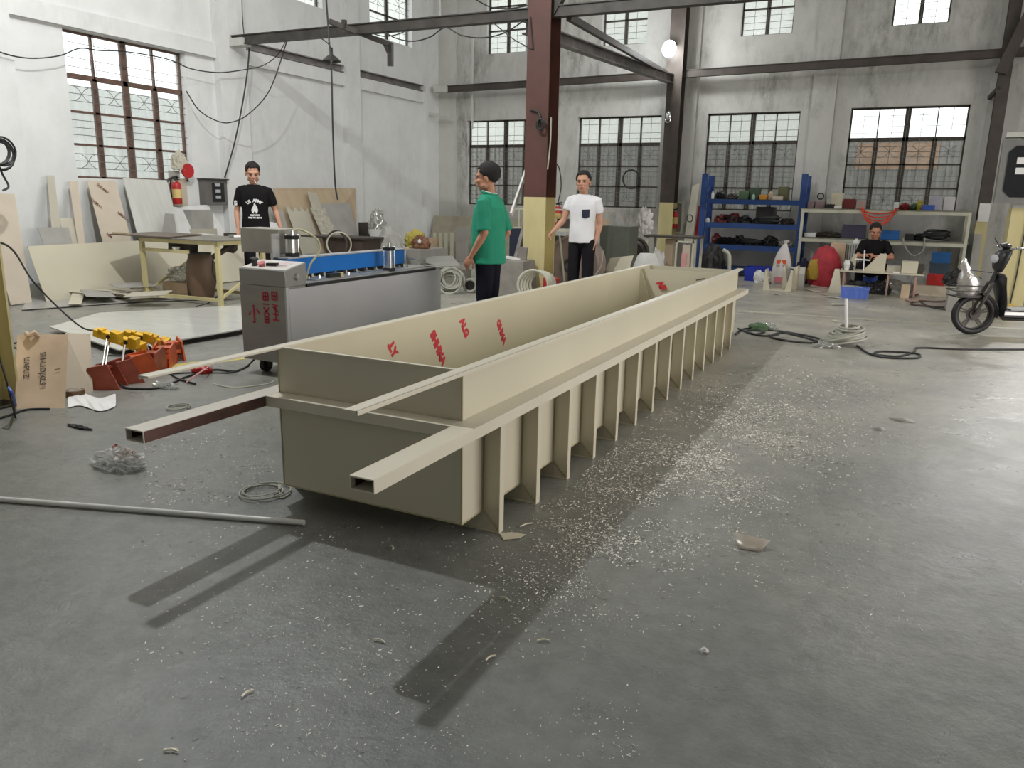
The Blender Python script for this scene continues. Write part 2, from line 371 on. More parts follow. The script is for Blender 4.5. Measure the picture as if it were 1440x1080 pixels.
# windows: frame, grille, glass
M_wf = mat('rusty_window_frame', (.13, .075, .055), .6, var=.4, vs=8)
M_wfd = mat('dark_window_frame', (.055, .045, .035), .6, var=.3, vs=8)
M_gr = mat('thin_grille_wire', (.13, .13, .12), .6)
wn = 0
def window(u0, u1, z0, z1, P, kind, fm):
    global wn; wn += 1
    b = B(); wi, hi = u1-u0, z1-z0
    def hb(z, t, dd=.05, a=u0, c=u1, d0=.62): b.bar(P(a, d0, z), P(c, d0, z), dd, t)
    def vb(u, t, a=z0, c=z1, dd=.05, d0=.62): b._q([], []); b.bar(P(u, d0, a), P(u, d0, c), t if abs((P(1, 0, 0)-P(0, 0, 0)).x) > .5 else dd, dd if abs((P(1, 0, 0)-P(0, 0, 0)).x) > .5 else t)
    for z in (z0+.015, z1-.015): hb(z, .03)
    for u in (u0+.015, u1-.015): vb(u, .03)
    fr = None
    if kind == 'low':
        zt = z0+hi*.70
        hb(zt, .07)
        vb((u0+u1)/2, .10)
        for k in (.25, .75): vb(u0+wi*k, .08, z0, zt); vb(u0+wi*k, .022, zt, z1)
        for k in (.24, .47): hb(z0+hi*k*.98, .03)
        hs = [z0+hi*q for q in (.07, .12, .17, .30, .35, .40, .53, .58, .63, .76, .82, .92)]
    else:
        vb((u0+u1)/2, .07)
        for k in (.33, .66): hb(z0+hi*k, .03)
        hs = [z0+hi*q for q in (.08, .16, .24, .42, .5, .58, .75, .83, .91)]
    w = struct(b.obj('window_%d' % wn, fm))
    g = B()
    for z in hs: g.tube([P(u0, .35, z), P(u1, .35, z)], .0042, 4)
    nv = 8 if kind == 'low' else 4
    for k in range(1, nv):
        if kind == 'low' and P(0, 0, 0).x < -9 and abs(P(1, 0, 0).x-P(0, 0, 0).x) < .5 and k % 2: continue
        u = u0+wi*k/nv; g.tube([P(u, .33, z0), P(u, .33, z1)], .0045, 4)
    for zi in (range(0, len(hs)-2, 6) if kind == 'low' else (3,)):                   # crossed wire ornaments
        za, zb = hs[zi], hs[zi+2]
        for k in range(nv//2):
            u = u0+wi*(k+.5)/(nv//2); q = wi/nv*.45
            for s in (1, -1):
                g.tube([P(u-q, .35, (za if s > 0 else zb)), P(u-q*.4, .35, (za+zb)/2 - s*(zb-za)*.3), P(u+q*.4, .35, (za+zb)/2 + s*(zb-za)*.3), P(u+q, .35, (zb if s > 0 else za))], .0045, 4)
    g.obj('grille', M_gr, w)
    p = B(); p._q([P(u0, .62, z0), P(u1, .62, z0), P(u1, .62, z1), P(u0, .62, z1)], [(0, 1, 2, 3)]); p.prism([P(u0+.02, .60, z0+.02), P(u1-.02, .60, z0+.02), P(u1-.02, .60, z1-.02), P(u0+.02, .60, z1-.02)], P(0, .02, 0)-P(0, 0, 0)) if False else None
    p.obj('glass', M_glass, w)
    return w
PB = lambda u, d, z: V((u, YB+.24*d, z)); PL = lambda u, d, z: V((XL-.24*d, u, z))
for q in WB: window(*q, PB, 'low', M_wfd)
for q in UB: window(*q, PB, 'up', M_wfd)
for q in WL: window(*q, PL, 'low', M_wf)
for q in UL: window(*q, PL, 'up', M_wfd)
# what stands outside the windows
def corr(name, p0, p1, z1, m, label):
    b = B(); p0, p1 = V(p0), V(p1); L = (p1-p0).length; k = int(L/.14); d = (p1-p0)/k; nn = V((-d.y, d.x, 0)).normalized()*.03
    for i in range(k):
        a = p0+d*i
        for s, e, o1, o2 in ((0, .35, 0, 0), (.35, .5, 0, 1), (.5, .85, 1, 1), (.85, 1, 1, 0)):
            x, y = a+d*s+nn*o1, a+d*e+nn*o2
            b.prism([x, y, y+V((0, 0, z1)), x+V((0, 0, z1))], nn*.3)
    return one(b, name, m, label, 'fence')
corr('corrugated_fence', (-13, 19.3, 0), (3, 19.3, 0), 2.78, mat('grey_corrugated_sheet', (.27, .265, .24), .7, var=.12), 'grey corrugated metal fence outside the back windows')
corr('corrugated_fence', (-12.9, 5, 0), (-12.9, 17, 0), 3.15, mat('pale_corrugated_sheet', (.85, .86, .84), .7, var=.04), 'pale corrugated metal fence outside the left window')

one(B().box(-22, -1.9, 25, 26, 0, 14), 'neighbour_building', mat('pale_render', (.46, .47, .43), .8, var=.05), 'pale rendered building beyond the back fence', 'building')
one(B().box(-1.15, .45, 19.25, 19.299, 2.2, 2.74), 'orange_sheet', mat('faded_orange_sheet', (.46, .27, .15), .7, var=.3), 'faded orange sheet hung on the fence outside the fourth window', 'sheet')
# ------------------------------------------------------------------ steel columns and beams
def hcol(name, label, cx, cy, w, d, z1, zy, mtop, face=0):
    t = thing(name, label, 'column', (cx, cy, 0), face)
    def H(z0, z1): return B().box(-w/2, w/2, -d/2, -d/2+.014, z0, z1).box(-w/2, w/2, d/2-.014, d/2, z0, z1).box(-.008, .008, -d/2+.01, d/2-.01, z0, z1)
    H(zy, z1).obj('upper_shaft', mtop, t, world=False)
    o = H(.012, zy).obj('painted_base', M_yel, t, world=False); o['label'] = 'pale yellow painted lower part'
    bp = B().box(-w/2-.03, w/2+.03, -d/2-.03, d/2+.03, 0, .012)
    for i in (-1, 1):
        for j in (-1, 1): bp.cyl((i*(w/2-.05), j*(d/2-.08), .012), (i*(w/2-.05), j*(d/2-.08), .04), .012, 8)
    bp.obj('base_plate', M_steel, t, world=False); return t
c1 = hcol('steel_column', 'red oxide steel column with pale yellow base beside the man in white', -4.74, 10.45, .34, .36, 7.3, 1.44, M_rust)
c2 = hcol('steel_column', 'dark brown steel column with a glowing lamp near its top', -4.53, 16.55, .30, .30, 7.3, 1.40, M_steelb)
c3 = hcol('steel_column', 'yellow based steel column cut off by the left edge', -5.365, 2.90, .36, .36, 7.3, 1.9, M_steelb)
c4 = hcol('steel_column', 'slim dark steel column beside the electrical cabinet', aY(1385, 283, 16.6).x, 16.6, .19, .20, 7.3, 1.20, M_steelb)
def ibeam(name, p, q, w, h, m, label, cat='beam', parent=None):
    b = B(); up = V((0, 0, 1)); b.bar(V(p)+up*h/2, V(q)+up*h/2, w, .02).bar(V(p)-up*h/2, V(q)-up*h/2, w, .02).bar(p, q, .03, h-.01)
    if parent: return b.obj('beam', m, parent)
    return one(b, name, m, label, cat)
zb1 = aY(757, 16, 10.45).z
zL1 = aY(360, 54, 10.45).z
def beam_box(p, q, w, h, m, name, label, group=None):
    return one(B().bar(p, q, w, h).bar(V(p)+V((0, 0, h/2)), V(q)+V((0, 0, h/2)), w*1.5, .015).bar(V(p)-V((0, 0, h/2)), V(q)-V((0, 0, h/2)), w*1.5, .015), name, m, label, 'beam', group)
Pa, Pb = aY(352, 55, 10.42), aY(1080, -7, 10.42)
beam_box((XL+.14, 10.42, Pa.z), (6.0, 10.42, Pb.z), .09, .13, M_steel, 'tie_beam', 'dark steel beam from the left wall past the red column')
one(B().box(XL+.001, XL+.42, 10.32, 10.52, Pa.z-.10, Pa.z+.02), 'beam_bracket', M_pil, 'white painted bracket carrying the long beam on the left wall', 'bracket')
Pc, Pd = aY(640, 125, 16.6), aY(1335, 84, 16.6)
beam_box((-10.0, 16.6, Pc.z), (4.5, 16.6, Pd.z+.1), .07, .13, M_steelb, 'tie_beam', 'dark steel beam along the back wall above the windows')
one(B().box(-10.3, -9.95, 16.5, 16.7, Pc.z-.07, Pc.z+.07), 'beam_bracket', M_pil, 'white painted bracket at the corner end of the back beam', 'bracket')
one(B().bar(aY(598, 160, 16.5), aY(632, 162, 16.5), .06, .06), 'pipe_stub', M_pil, 'short white pipe stub low on the corner pilaster', 'pipe')
# crane rail between the columns
ra, rb = aY(740, 38, 10.65), aY(943, 111, 16.4)
t = thing('crane_rail', 'rusty steel crane rail running from the red column to the dark column', 'crane rail', (ra.x, ra.y, ra.z))
B().bar(ra+V((0, 0, .08)), rb+V((0, 0, .08)), .14, .02).bar(ra-V((0, 0, .08)), rb-V((0, 0, .08)), .14, .02).bar(ra, rb, .012, .16).obj('rail', M_galv, t)
rc, rd_ = aY(800, 24, 10.45), aY(935, 102, 16.3)
one(B().bar(rc, rd_, .07, .09), 'diagonal_beam', M_steelb, 'thin dark brown beam above the crane rail', 'beam')
one(B().bar(aY(775, 22, 10.4), aY(803, -30, 10.4), .10, .10), 'knee_brace', M_steel, 'short dark knee brace at the top of the red column', 'brace')
one(B().bar(aY(1407, 103, 16.40), aY(1462, -10, 16.40), .14, .18), 'knee_brace', M_steelb, 'dark diagonal brace at the top right edge', 'brace')
one(B().bar(aY(1391, 138, 16.85), aY(1407, 122, 16.5), .06, .07), 'wall_strut', M_steel, 'short dark strut between right pilaster and slim column', 'strut')
# swing bracket under the first beam
t = thing('swing_bracket', 'dark L shaped steel bracket hanging from the long beam', 'bracket', aY(500, 40, 10.3))
B().bar(aY(463, 30, 10.0), aY(552, 64, 10.9), .05, .07).obj('arm', M_steel, t)
B().bar(aY(549, 62, 10.85), aY(549, 93, 10.85), .08, .06).bar(aY(541, 62, 10.8), aY(548, 78, 10.85), .05, .05).obj('hanger', M_steel, t)
B().bar(aY(484, 28, 10.2), aY(484, 40, 10.2), .06, .06).obj('clamp', M_steel, t)
one(B().cyl(aY(618, -20, 16.7), aY(619, 27, 16.7), .03, 10), 'wall_pipe', M_white, 'white vertical pipe high in the room corner', 'pipe')
one(B().box(-9.42, -9.38, 16.74, 16.78, 3.0, 5.0), 'wall_conduit', M_pil, 'thin grey conduit beside the corner pilaster', 'conduit')

# ------------------------------------------------------------------ the long tank
TX0, TX1, TY0, TY1, TZ0, TZ1 = -2.445, -1.495, 2.60, 8.32, .09, .735
T = thing('plastic_tank', 'long beige plastic tank with ribbed side standing on the workshop floor', 'tank', ((TX0+TX1)/2, TY0, 0))
w = .012
def part(b, name, m=M_pp, par=None, bevel=0, label=None):
    o = b.obj(name, m, par or T, bevel=bevel)
    if label: o['label'] = label
    return o
part(B().box(TX0, TX1, TY0, TY1, TZ0, TZ0+w), 'bottom_panel')
part(B().box(TX0, TX0+w, TY0+w, TY1-w, TZ0+w, TZ1), 'side_panel')
rp = part(B().box(TX1-w, TX1, TY0+w, TY1-w, TZ0+w, TZ1), 'side_panel')
part(B().box(TX0, TX1, TY0, TY0+w, TZ0+w, TZ1), 'end_panel', label='panel at the near end')
part(B().box(TX0, TX1, TY1-w, TY1, TZ0+w, TZ1), 'end_panel')
# corner weld beads
wb = B()
for x in (TX0, TX1): wb.tube([(x, TY0, TZ0), (x, TY0, TZ1)], .004, 6)
wb.tube([(TX0, TY0, TZ0), (TX1, TY0, TZ0)], .004, 6).tube([(TX1, TY0, TZ0), (TX1, TY1, TZ0)], .004, 6)
part(wb, 'weld_seam', M_weld)
# gusset and sloping plate at the far end
g1, g2, g3 = V((TX0+w, 7.95, TZ1-.01)), V((TX0+w, 7.95, .15)), aY(917, 418, 7.95)
g3b = g1 + (g3-g1)*1.5
part(B().prism([g1, g2, V((g3b.x, 7.97, .15))], (0, .008, 0)), 'gusset')
part(B().prism([V((TX0+w+.005, 7.985, TZ1-.015)), V((g3b.x, 7.965, .16)), V((TX1-w, 7.965, .16)), V((TX1-w, 7.985, TZ1-.015))], (0, .008, 0)), 'baffle_plate')
# flange beams round the middle and the rim strips, running on past the near end
for x0, x1, y1 in ((TX1+.001, TX1+.097, 8.45), (TX0-.097, TX0-.001, 8.3)):
    bb = B(); t_ = .005; y0 = 1.88
    bb.box(x0, x1, y0, y1, .530, .535).box(x0, x1, y0, y1, .487, .492).box(x0, x0+t_, y0, y1, .492, .530).box(x1-t_, x1, y0, y1, .492, .530)
    o = part(bb, 'flange_beam', M_pp2 if x0 > TX1 else mat('beige_flange_scuffed', (.56, .52, .45), .45, var=.1, vs=3))
    B().box(x0+.007, x0+.008, y0+.02, y1-.02, .493, .529).box(x1-.008, x1-.007, y0+.02, y1-.02, .493, .529).box(x0+.008, x1-.008, y0+.25, y0+.255, .493, .529).obj('steel_core', mat('rusty_shade_core', (.05, .022, .018), .6, var=.4), T)  # rusty core walls, coloured extra dark to put shade inside the hollow tube
sideL = B().box(TX0-.001, TX0+.0006, 1.885, TY0-.09, .489, .533)
part(sideL, 'bare_tube_side', mat('bare_rusty_steel', (.11, .055, .045), .5, .3, var=.45, vs=5, stretch=(3, 1, 3)), label='bare rusty side of the left tube')
part(B().box(TX0, TX1, TY0-.088, TY0-.001, .487, .535), 'cross_beam', M_pp2, bevel=.002)
part(B().box(TX0-.03, TX1+.03, TY1+.001, TY1+.08, .487, .535), 'cross_beam', M_pp2)
for x0, x1, xe in ((TX1-.030, TX1+.022, 0), (TX0-.022, TX0+.030, 0)):
    bb = B().box(x0, x1, 1.90, 8.45 if x0 > -2 else 8.3, TZ1+.001, TZ1+.009)
    xo = x1 if x0 > -2 else x0
    bb.box(xo-.003, xo+.003, 1.90, 8.45 if x0 > -2 else 8.3, TZ1-.006, TZ1+.009)
    part(bb, 'rim_strip', M_pp2)
part(B().bar((TX0+.03, TY0+.006, TZ1+.004), (TX1-.03, TY0+.006, TZ1+.004), .02, .006), 'rim_strip', M_pp2)
# ribs: fourteen U frames, each a web with an edge strip and a foot under the tank
XO = TX1+.088
for k in range(14):
    y = 2.79+.380*k
    r = B().box(TX1+.001, XO-.006, y-.006, y+.006, TZ0-.07, .486)
    r.box(XO-.006, XO, y-.020, y+.020, 0.0, .486)
    r.prism([(TX1+.001, y-.006, TZ0-.07), (XO-.006, y-.006, TZ0-.07), (XO-.006, y-.006, .004), (TX1+.001, y-.006, .004)], (0, .012, 0))
    ro = part(r, 'rib')
    f = B().box(TX0, TX1, y-.006, y+.006, .004, TZ0-.001).box(TX0, XO-.007, y-.02, y+.02, 0, .004)
    f.obj('foot_web', M_pp, ro)
    B().tube([(TX1+.002, y-.007, TZ0), (XO-.008, y-.007, .006)], .005, 6).tube([(TX1+.003, y-.008, TZ0), (TX1+.003, y-.008, .484)], .003, 6).obj('weld_seam', M_weld, ro)
# left side ribs, mirrored, hidden from the front but part of the tank
for k in range(14):
    y = 2.79+.380*k
    part(B().box(TX0-.088, TX0-.001, y-.006, y+.006, 0, .486).box(TX0-.094, TX0-.088, y-.02, y+.02, 0, .486), 'rib')
# red print on the inner face of the left panel
for (px, py, tx, s) in ((552, 491, '.LY', .075), (616, 490, 'SHHMA', .075), (653, 461, 'ALG', .075), (705, 467, 'GHMA', .07)):
    o_ = aX(px, py, TX0+w+.001); q = math.radians(-58)
    xd = V((0, math.cos(q), math.sin(q))); put_text(tx, s, o_, xd, V((0, math.sin(-q), math.cos(q))), M_red, T, 'red_print', bold=.0055)
o_ = aY(930, 402, 7.96); q = math.radians(-55)
put_text('AF', .085, o_, (math.cos(q), 0, math.sin(q)), (math.sin(-q), 0, math.cos(q)), M_red, T, 'red_print', bold=.007)
B().ob(aY(985, 393, 7.955), (.09, .01, .012), rotm(0, -.25, 0)).obj('weld_mark', mat('dark_slot', (.08, .08, .06)), T)
# shavings caught by the first rib
one(B().prism([(-1.405, 2.77, .002), (-1.36, 2.72, .002), (-1.31, 2.76, .004), (-1.30, 2.81, .003), (-1.36, 2.80, .004)], (0, 0, .003)), 'plastic_offcut', M_pp, 'small torn beige offcut at the foot of the nearest rib', 'offcut')

# ------------------------------------------------------------------ sheet butt welding machine
X0, X1, Y0, Y1, Z0, Z1 = -4.63, -4.153, 4.54, 6.78, .12, .715
K = thing('sheet_welding_machine', 'grey sheet welding machine with a blue clamp beam', 'machine', ((X0+X1)/2, Y0, 0))
def kp(b, name, m, bevel=0, par=None, label=None):
    o = b.obj(name, m, par or K, bevel=bevel)
    if label: o['label'] = label
    return o
cab = kp(B().box(X0, X1-.02, Y0+.002, Y1, Z0, Z1), 'cabinet', M_greyd, .004)
kp(B().box(X1-.019, X1, Y0+.03, Y1, Z0+.005, Z1-.015), 'side_cover', M_grey, .004, label='smooth grey long side cover')
kp(B().box(X1-.019, X1-.001, Y0, Y0+.028, Z0, Z1), 'corner_post', M_grey, .002)
kp(B().box(X0-.01, X1-.015, Y0+.25, Y1+.01, Z1+.001, Z1+.012), 'worktop', mat('worn_steel_top', (.36, .35, .32), .4, .6, var=.25, vs=8))
kp(B().box(X1-.014, X1-.001, Y0+.24, Y1-.1, Z1-.013, Z1+.010), 'table_gap', M_black)
cb = thing_box = B().prism([(X0+.005, Y0, Z1+.002), (X0+.005, Y0, Z1+.125), (X0+.005, Y0+.24, Z1+.175), (X0+.005, Y0+.24, Z1+.002)], (X1-X0-.012, 0, 0))
cbo = kp(cb, 'control_box', mat('control_box_grey', (.30, .30, .285), .35, .3, var=.06), .004)
R_ = rotm(.205, 0, 0)
kp(B().ob((X0+.24, Y0+.122, Z1+.153), (.44, .235, .003), R_), 'control_panel', mat('control_panel_face', (.62, .60, .56), .4), par=cbo)
kp(B().ob((X0+.31, Y0+.15, Z1+.162), (.16, .08, .002), R_).ob((X0+.31, Y0+.09, Z1+.150), (.2, .01, .002), R_), 'panel_label', mat('pinkish_label', (.60, .50, .50), .5), par=cbo)
kp(B().ob((X0+.105, Y0+.07, Z1+.167), (.032, .03, .055), rotm(.2, .2, 0)).ob((X0+.10, Y0+.07, Z1+.195), (.05, .045, .014), rotm(.2, .2, 0)), 'rocker_switch', M_blackp, par=cbo)
kp(B().cyl((X0+.18, Y0+.07, Z1+.140), (X0+.18, Y0+.065, Z1+.165), .022, 16).cyl((X0+.18, Y0+.065, Z1+.165), (X0+.18, Y0+.062, Z1+.172), .03, 16), 'stop_button', mat('pink_red_plastic', (.55, .16, .16), .4), par=cbo)
kp(B().bar((X0+.215, Y0+.09, Z1+.158), (X0+.31, Y0+.10, Z1+.162), .035, .022), 'handle', M_blackp, par=cbo)
kp(B().cyl((X1-.008, Y0+.12, Z1+.07), (X1+.02, Y0+.12, Z1+.07), .017, 14).bar((X1+.01, Y0+.12, Z1+.045), (X1+.01, Y0+.12, Z1+.10), .012, .012), 'side_knob', M_chrome, par=cbo)
# blue clamp beam
zt = Z1+.04; by0, by1 = 4.84, 6.50
bx0, bx1 = -4.47, -4.40
kp(B().box(bx0, bx1, by0, by1, zt+.01, zt+.145), 'clamp_beam', M_blue2, .003)
kp(B().box(bx0-.03, bx1+.01, by0, by1, zt+.146, zt+.156), 'beam_cap', mat('pale_aluminium_cap', (.60, .62, .66), .3, .6))
for i in range(11): kp(B().box(bx0+.01, bx1+.012, by0+.08+i*.15, by0+.12+i*.15, zt-.02, zt+.012), 'clamp_foot', M_blackp)
kp(B().box(-4.36, -4.24, 4.98, by1+.1, Z1+.013, Z1+.02), 'heating_rail', M_alu)
rdm = random.Random(4)
for i in range(12): kp(B().cyl((-4.33+rdm.random()*.03, 5.0+i*.13, Z1+.018), (-4.33, 5.0+i*.13, Z1+.04), .012, 8), 'clamp_screw', M_chrome)
kp(B().ob((-4.255, 5.22, Z1+.038), (.04, .14, .035)), 'tape_measure', M_blackp)
kp(B().ob((-4.25, 5.31, Z1+.038), (.045, .035, .037)), 'tape_end', mat('pale_yellow_plastic', (.62, .56, .33), .5))
# pneumatic cylinders
def cylinder(cx, cy, z, h, name='pneumatic_cylinder'):
    o = kp(B().cyl((cx, cy, z+.03), (cx, cy, z+h-.04), .030, 18), name, M_alu)
    for za in (z, z+h-.07): B().box(cx-.04, cx+.04, cy-.04, cy+.04, za, za+.03).obj('end_cap', M_blackp, o)
    for i in (-1, 1):
        for j in (-1, 1): B().cyl((cx+i*.034, cy+j*.034, z), (cx+i*.034, cy+j*.034, z+h-.03), .006, 8).obj('tie_rod', M_chrome, o)
    B().cyl((cx, cy, z+h-.04), (cx, cy, z+h), .022, 12).obj('piston_cap', M_chrome, o)
cylinder(-4.27, 6.05, Z1+.013, .26); cylinder(-4.47, 4.98, zt+.157, .21)
kp(B().box(-4.545, -4.53, 4.82, 4.90, Z1+.01, Z1+.38), 'bracket_plate', M_alu)
pc = aY(371, 339, 5.0); 
kp(B().box(-4.98, -4.56, 4.93, 5.16, .93, 1.13).box(-4.70, -4.62, 4.98, 5.10, .70, .93), 'switch_box', mat('dented_grey_box', (.36, .34, .30), .5, .2, var=.2, vs=4), .006, label='dented grey metal box at the back')
kp(B().tube(catmull([(-4.47, 4.98, 1.10), (-4.42, 5.02, 1.13), (-4.30, 5.08, 1.06), (-4.27, 5.08, .96), (-4.30, 5.0, .86), (-4.33, 4.97, .74)]), .008, 8), 'air_hose', mat('yellowed_hose', (.50, .47, .28), .3))
kp(B().prism([(-4.36, 6.50, Z1+.10), (-4.28, 6.50, Z1+.09), (-4.22, 6.78, Z1+.02), (-4.32, 6.78, Z1+.02)], (0, 0, .008)), 'end_flap', M_alu)
for x, y in ((X0+.10, Y0+.14), (X1-.08, Y0+.14), (X0+.10, Y1-.14), (X1-.08, Y1-.14)):
    o = kp(B().cyl((x-.02, y, .055), (x+.02, y, .055), .055, 18), 'caster', M_black)
    B().box(x-.035, x+.035, y-.03, y+.03, .085, Z0).box(x-.034, x-.026, y-.02, y+.02, .04, .09).box(x+.026, x+.034, y-.02, y+.02, .04, .09).obj('caster_fork', M_steel, o)
kp(B().tube(catmull([(X0+.10, Y0+.05, .14), (X0+.05, Y0-.06, .05), (X0-.1, Y0-.10, .006), (-5.0, 4.28, .006), (-5.2, 3.95, .006)]), .007, 6), 'power_cable', M_cable)
# hand-painted red characters on the narrow end
rb_ = B(); M_paint = mat('red_hand_paint', (.48, .02, .05), .6, var=.3, vs=30)
def stroke(p, q, wd=.009):
    a, c = V((X0+p[0], Y0-.0005, Z0+p[1])), V((X0+q[0], Y0-.0005, Z0+q[1])); d = (c-a).normalized(); s = V((-d.z, 0, d.x))*wd/2
    rb_.prism([a-s, c-s, c+s, a+s], (0, -.0012, 0))
stroke((.135, .44), (.14, .30), .014); stroke((.14, .30), (.12, .31), .01); stroke((.10, .385), (.085, .355), .012); stroke((.165, .41), (.195, .375), .012)
rb_.obj('painted_character', M_paint, K); rb_ = B()
def block(cx, cz, s):
    for dz in (s, 0, -s): stroke((cx-s*.8, cz+dz), (cx+s*.8, cz+dz), .010)
    stroke((cx-s*.8, cz+s), (cx-s*.8, cz-s), .012); stroke((cx+s*.8, cz+s), (cx+s*.8, cz-s), .012); stroke((cx, cz+s), (cx, cz-s), .008)
block(.265, .515, .03); block(.355, .525, .03)
stroke((.235, .455), (.30, .455)); stroke((.24, .43), (.295, .37), .012); stroke((.295, .43), (.24, .37), .012); block(.268, .335, .024)
stroke((.33, .46), (.39, .45)); stroke((.335, .44), (.385, .40), .012); stroke((.36, .45), (.36, .34), .011); stroke((.325, .385), (.39, .38)); stroke((.33, .34), (.395, .335), .014)
rb_.obj('painted_characters', M_paint, K)

# ------------------------------------------------------------------ people
def remeshed(b, name, m, parent, voxel, smooth=4, noise_=None):
    bmesh.ops.recalc_face_normals(b.bm, faces=b.bm.faces)
    me = bpy.data.meshes.new(name); b.bm.to_mesh(me); b.bm.free()
    o = bpy.data.objects.new(name, me); C.objects.link(o)
    r = o.modifiers.new('r', 'REMESH'); r.mode = 'VOXEL'; r.voxel_size = voxel; r.use_smooth_shade = True
    k = o.modifiers.new('s', 'SMOOTH'); k.iterations = smooth; k.factor = .5
    dg = bpy.context.evaluated_depsgraph_get(); dg.update()
    m2 = bpy.data.meshes.new_from_object(o.evaluated_get(dg)); m2.name = name
    bpy.data.objects.remove(o)
    if noise_:
        a, f = noise_
        for v in m2.vertices:
            q = V((v.co.x*f, v.co.y*f, v.co.z*f*.55)); n_ = noise.noise(q)+.5*noise.noise(q*2.1); v.co += v.normal*n_*a
    m2.materials.clear(); m2.materials.append(m)
    for p in m2.polygons: p.use_smooth = True
    o = bpy.data.objects.new(name, m2); C.objects.link(o); o.parent = parent; return o
def hand(b, wr, d, n, curl=.5, side=1, spread=.02):
    """palm from the wrist along d, palm facing n, fingers curling towards n; side sets where the thumb is"""
    d = V(d).normalized(); n = V(n); n = (n-d*n.dot(d)).normalized(); w_ = d.cross(n)*side
    R = Matrix((d, w_, n)).transposed(); wr = V(wr)
    b.ell(wr+d*.045, (.055, .040, .016), R).ell(wr+d*.070, (.030, .042, .013), R)
    for i, (L, off) in enumerate(((.068, .030), (.077, .010), (.072, -.010), (.057, -.029))):
        p = wr + d*(.088-.004*abs(i-1.5)) + w_*off; a = 0; pts = [wr+d*.05+w_*off*.8, p]; dd = d + w_*off*spread*30
        for k, f in enumerate((.42, .32, .26)):
            a += curl*(.7+.25*i*.3); v = (dd.normalized()*math.cos(a)+n*math.sin(a)); p = p+v*L*f; pts.append(p)
        b.caps(pts, [.009, .0092, .0085, .0078, .0068], 1)
    t0 = wr+d*.022+w_*.024+n*.004; t1 = t0+(d*.55+w_*.75+n*.25).normalized()*.036; t2 = t1+(d*.85+w_*.25+n*.35).normalized()*.030; t3 = t2+(d*.9+n*.4*curl).normalized()*.024
    b.caps([t0, t1, t2, t3], [.013, .0115, .010, .008], 1)
def person(name, label, loc, rz, h, sh=None, arms=None, legs=None, headR=None, skin=M_skin, top=None, bottom=M_pants, hair='short', lean=(0, 0), belly=0, pel=None):
    """local frame: faces -Y, feet at the origin; arms: (shoulder, elbow, wrist, palm normal, curl) per side"""
    P = thing(name, label, 'person', loc, rz); k = h/1.75
    s = lambda x, y, z: V((x*k, y*k, z*k))
    pz = (pel or V((0, 0, .93)))
    up = V((lean[0], lean[1], 1)).normalized()
    T_ = lambda x, y, dz: (V(pz)+V((x, y, 0))+up*dz)*k             # torso frame from the pelvis upward
    b = B()
    hd = T_(0, -.030, .705); R = headR or Matrix.Identity(3)
    HS = 1.13; hp = lambda x, y, z: hd + R@V((x*k*HS, y*k*HS, z*k*HS)); sh2_ = lambda x, y, z: V((x, y, z))*k*HS
    # torso and neck
    for (dz, rx, ry, cy) in ((0, .155, .105, 0), (.10, .150, .100, -.004), (.20, .145, .098, 0), (.32, .160, .108, 0), (.43, .165, .105, .005)): b.ell(T_(0, cy, dz), s(rx, ry, .10))
    b.caps([T_(0, .012, .48), T_(0, .0, .56), hp(0, .015, -.07)], [.062*k, .054*k, .052*k])
    b.ell(T_(0, .015, .49), s(.12, .050, .045))
    # head
    b.ell(hp(0, .018, .035), sh2_(.078, .097, .088), R); b.ell(hp(0, -.018, -.030), sh2_(.062, .072, .078), R); b.ell(hp(0, -.052, -.082), sh2_(.030, .026, .022), R)
    b.ell(hp(0, -.060, .028), sh2_(.058, .030, .022), R)                               # brow
    b.caps([hp(0, -.088, .012), hp(0, -.103, -.022)], [.009*k, .014*k]); b.ell(hp(0, -.096, -.026), sh2_(.019, .012, .010), R)
    for i in (-1, 1):
        b.ell(hp(i*.038, -.066, -.020), sh2_(.024, .022, .020), R); b.ell(hp(i*.079, .012, -.008), sh2_(.008, .018, .031), R@rotm(.2, 0, 0))
        b.ell(hp(i*.052, -.02, -.062), sh2_(.016, .03, .02), R)
    b.ell(hp(0, -.088, -.052), sh2_(.024, .012, .012), R)
    arms = arms or []
    for sd, (S0, E0, W0, nrm, curl) in zip((-1, 1), arms):
        S0, E0, W0 = V(S0)*k, V(E0)*k, V(W0)*k
        b.caps([S0, S0.lerp(E0, .45), E0], [.052*k, .045*k, .037*k]); b.caps([E0, E0.lerp(W0, .25), W0], [.037*k, .040*k, .0235*k])
        hand(b, W0, (W0-E0), nrm, curl, sd)
    legs = legs or [((-.09, 0, .90), (-.10, -.01, .49), (-.11, .02, .08)), ((.09, 0, .90), (.10, -.01, .49), (.11, .02, .08))]
    for (h0, k0, a0) in legs:
        h0, k0, a0 = V(h0)*k, V(k0)*k, V(a0)*k
        b.caps([h0, k0], [.075*k, .052*k]); b.caps([k0, k0.lerp(a0, .3), a0], [.052*k, .052*k, .036*k]); b.ell(a0+V((0, -.05*k, -.045*k)), s(.04, .12, .035))
    body = remeshed(b, 'body', skin, P, .0065, 3)
    # trousers
    b = B(); b.ell(T_(0, .0, .0), s(.175, .125, .12)); b.ell(T_(0, .0, .08), s(.160, .115, .06))
    for (h0, k0, a0) in legs:
        h0, k0, a0 = V(h0)*k, V(k0)*k, V(a0)*k
        b.caps([h0, k0, k0.lerp(a0, .9)], [.098*k, .076*k, .070*k])
    remeshed(b, 'trousers', bottom, P, .011, 3, (.008, 9))
    for (h0, k0, a0) in legs:
        a0 = V(a0)*k; sh_ = B().ell(a0+V((0, -.06*k, -.045*k)), s(.047, .135, .04)).ell(a0+V((0, -.0, -.03*k)), s(.045, .05, .05))
        sh_.obj('shoe', M_black, P, world=False)
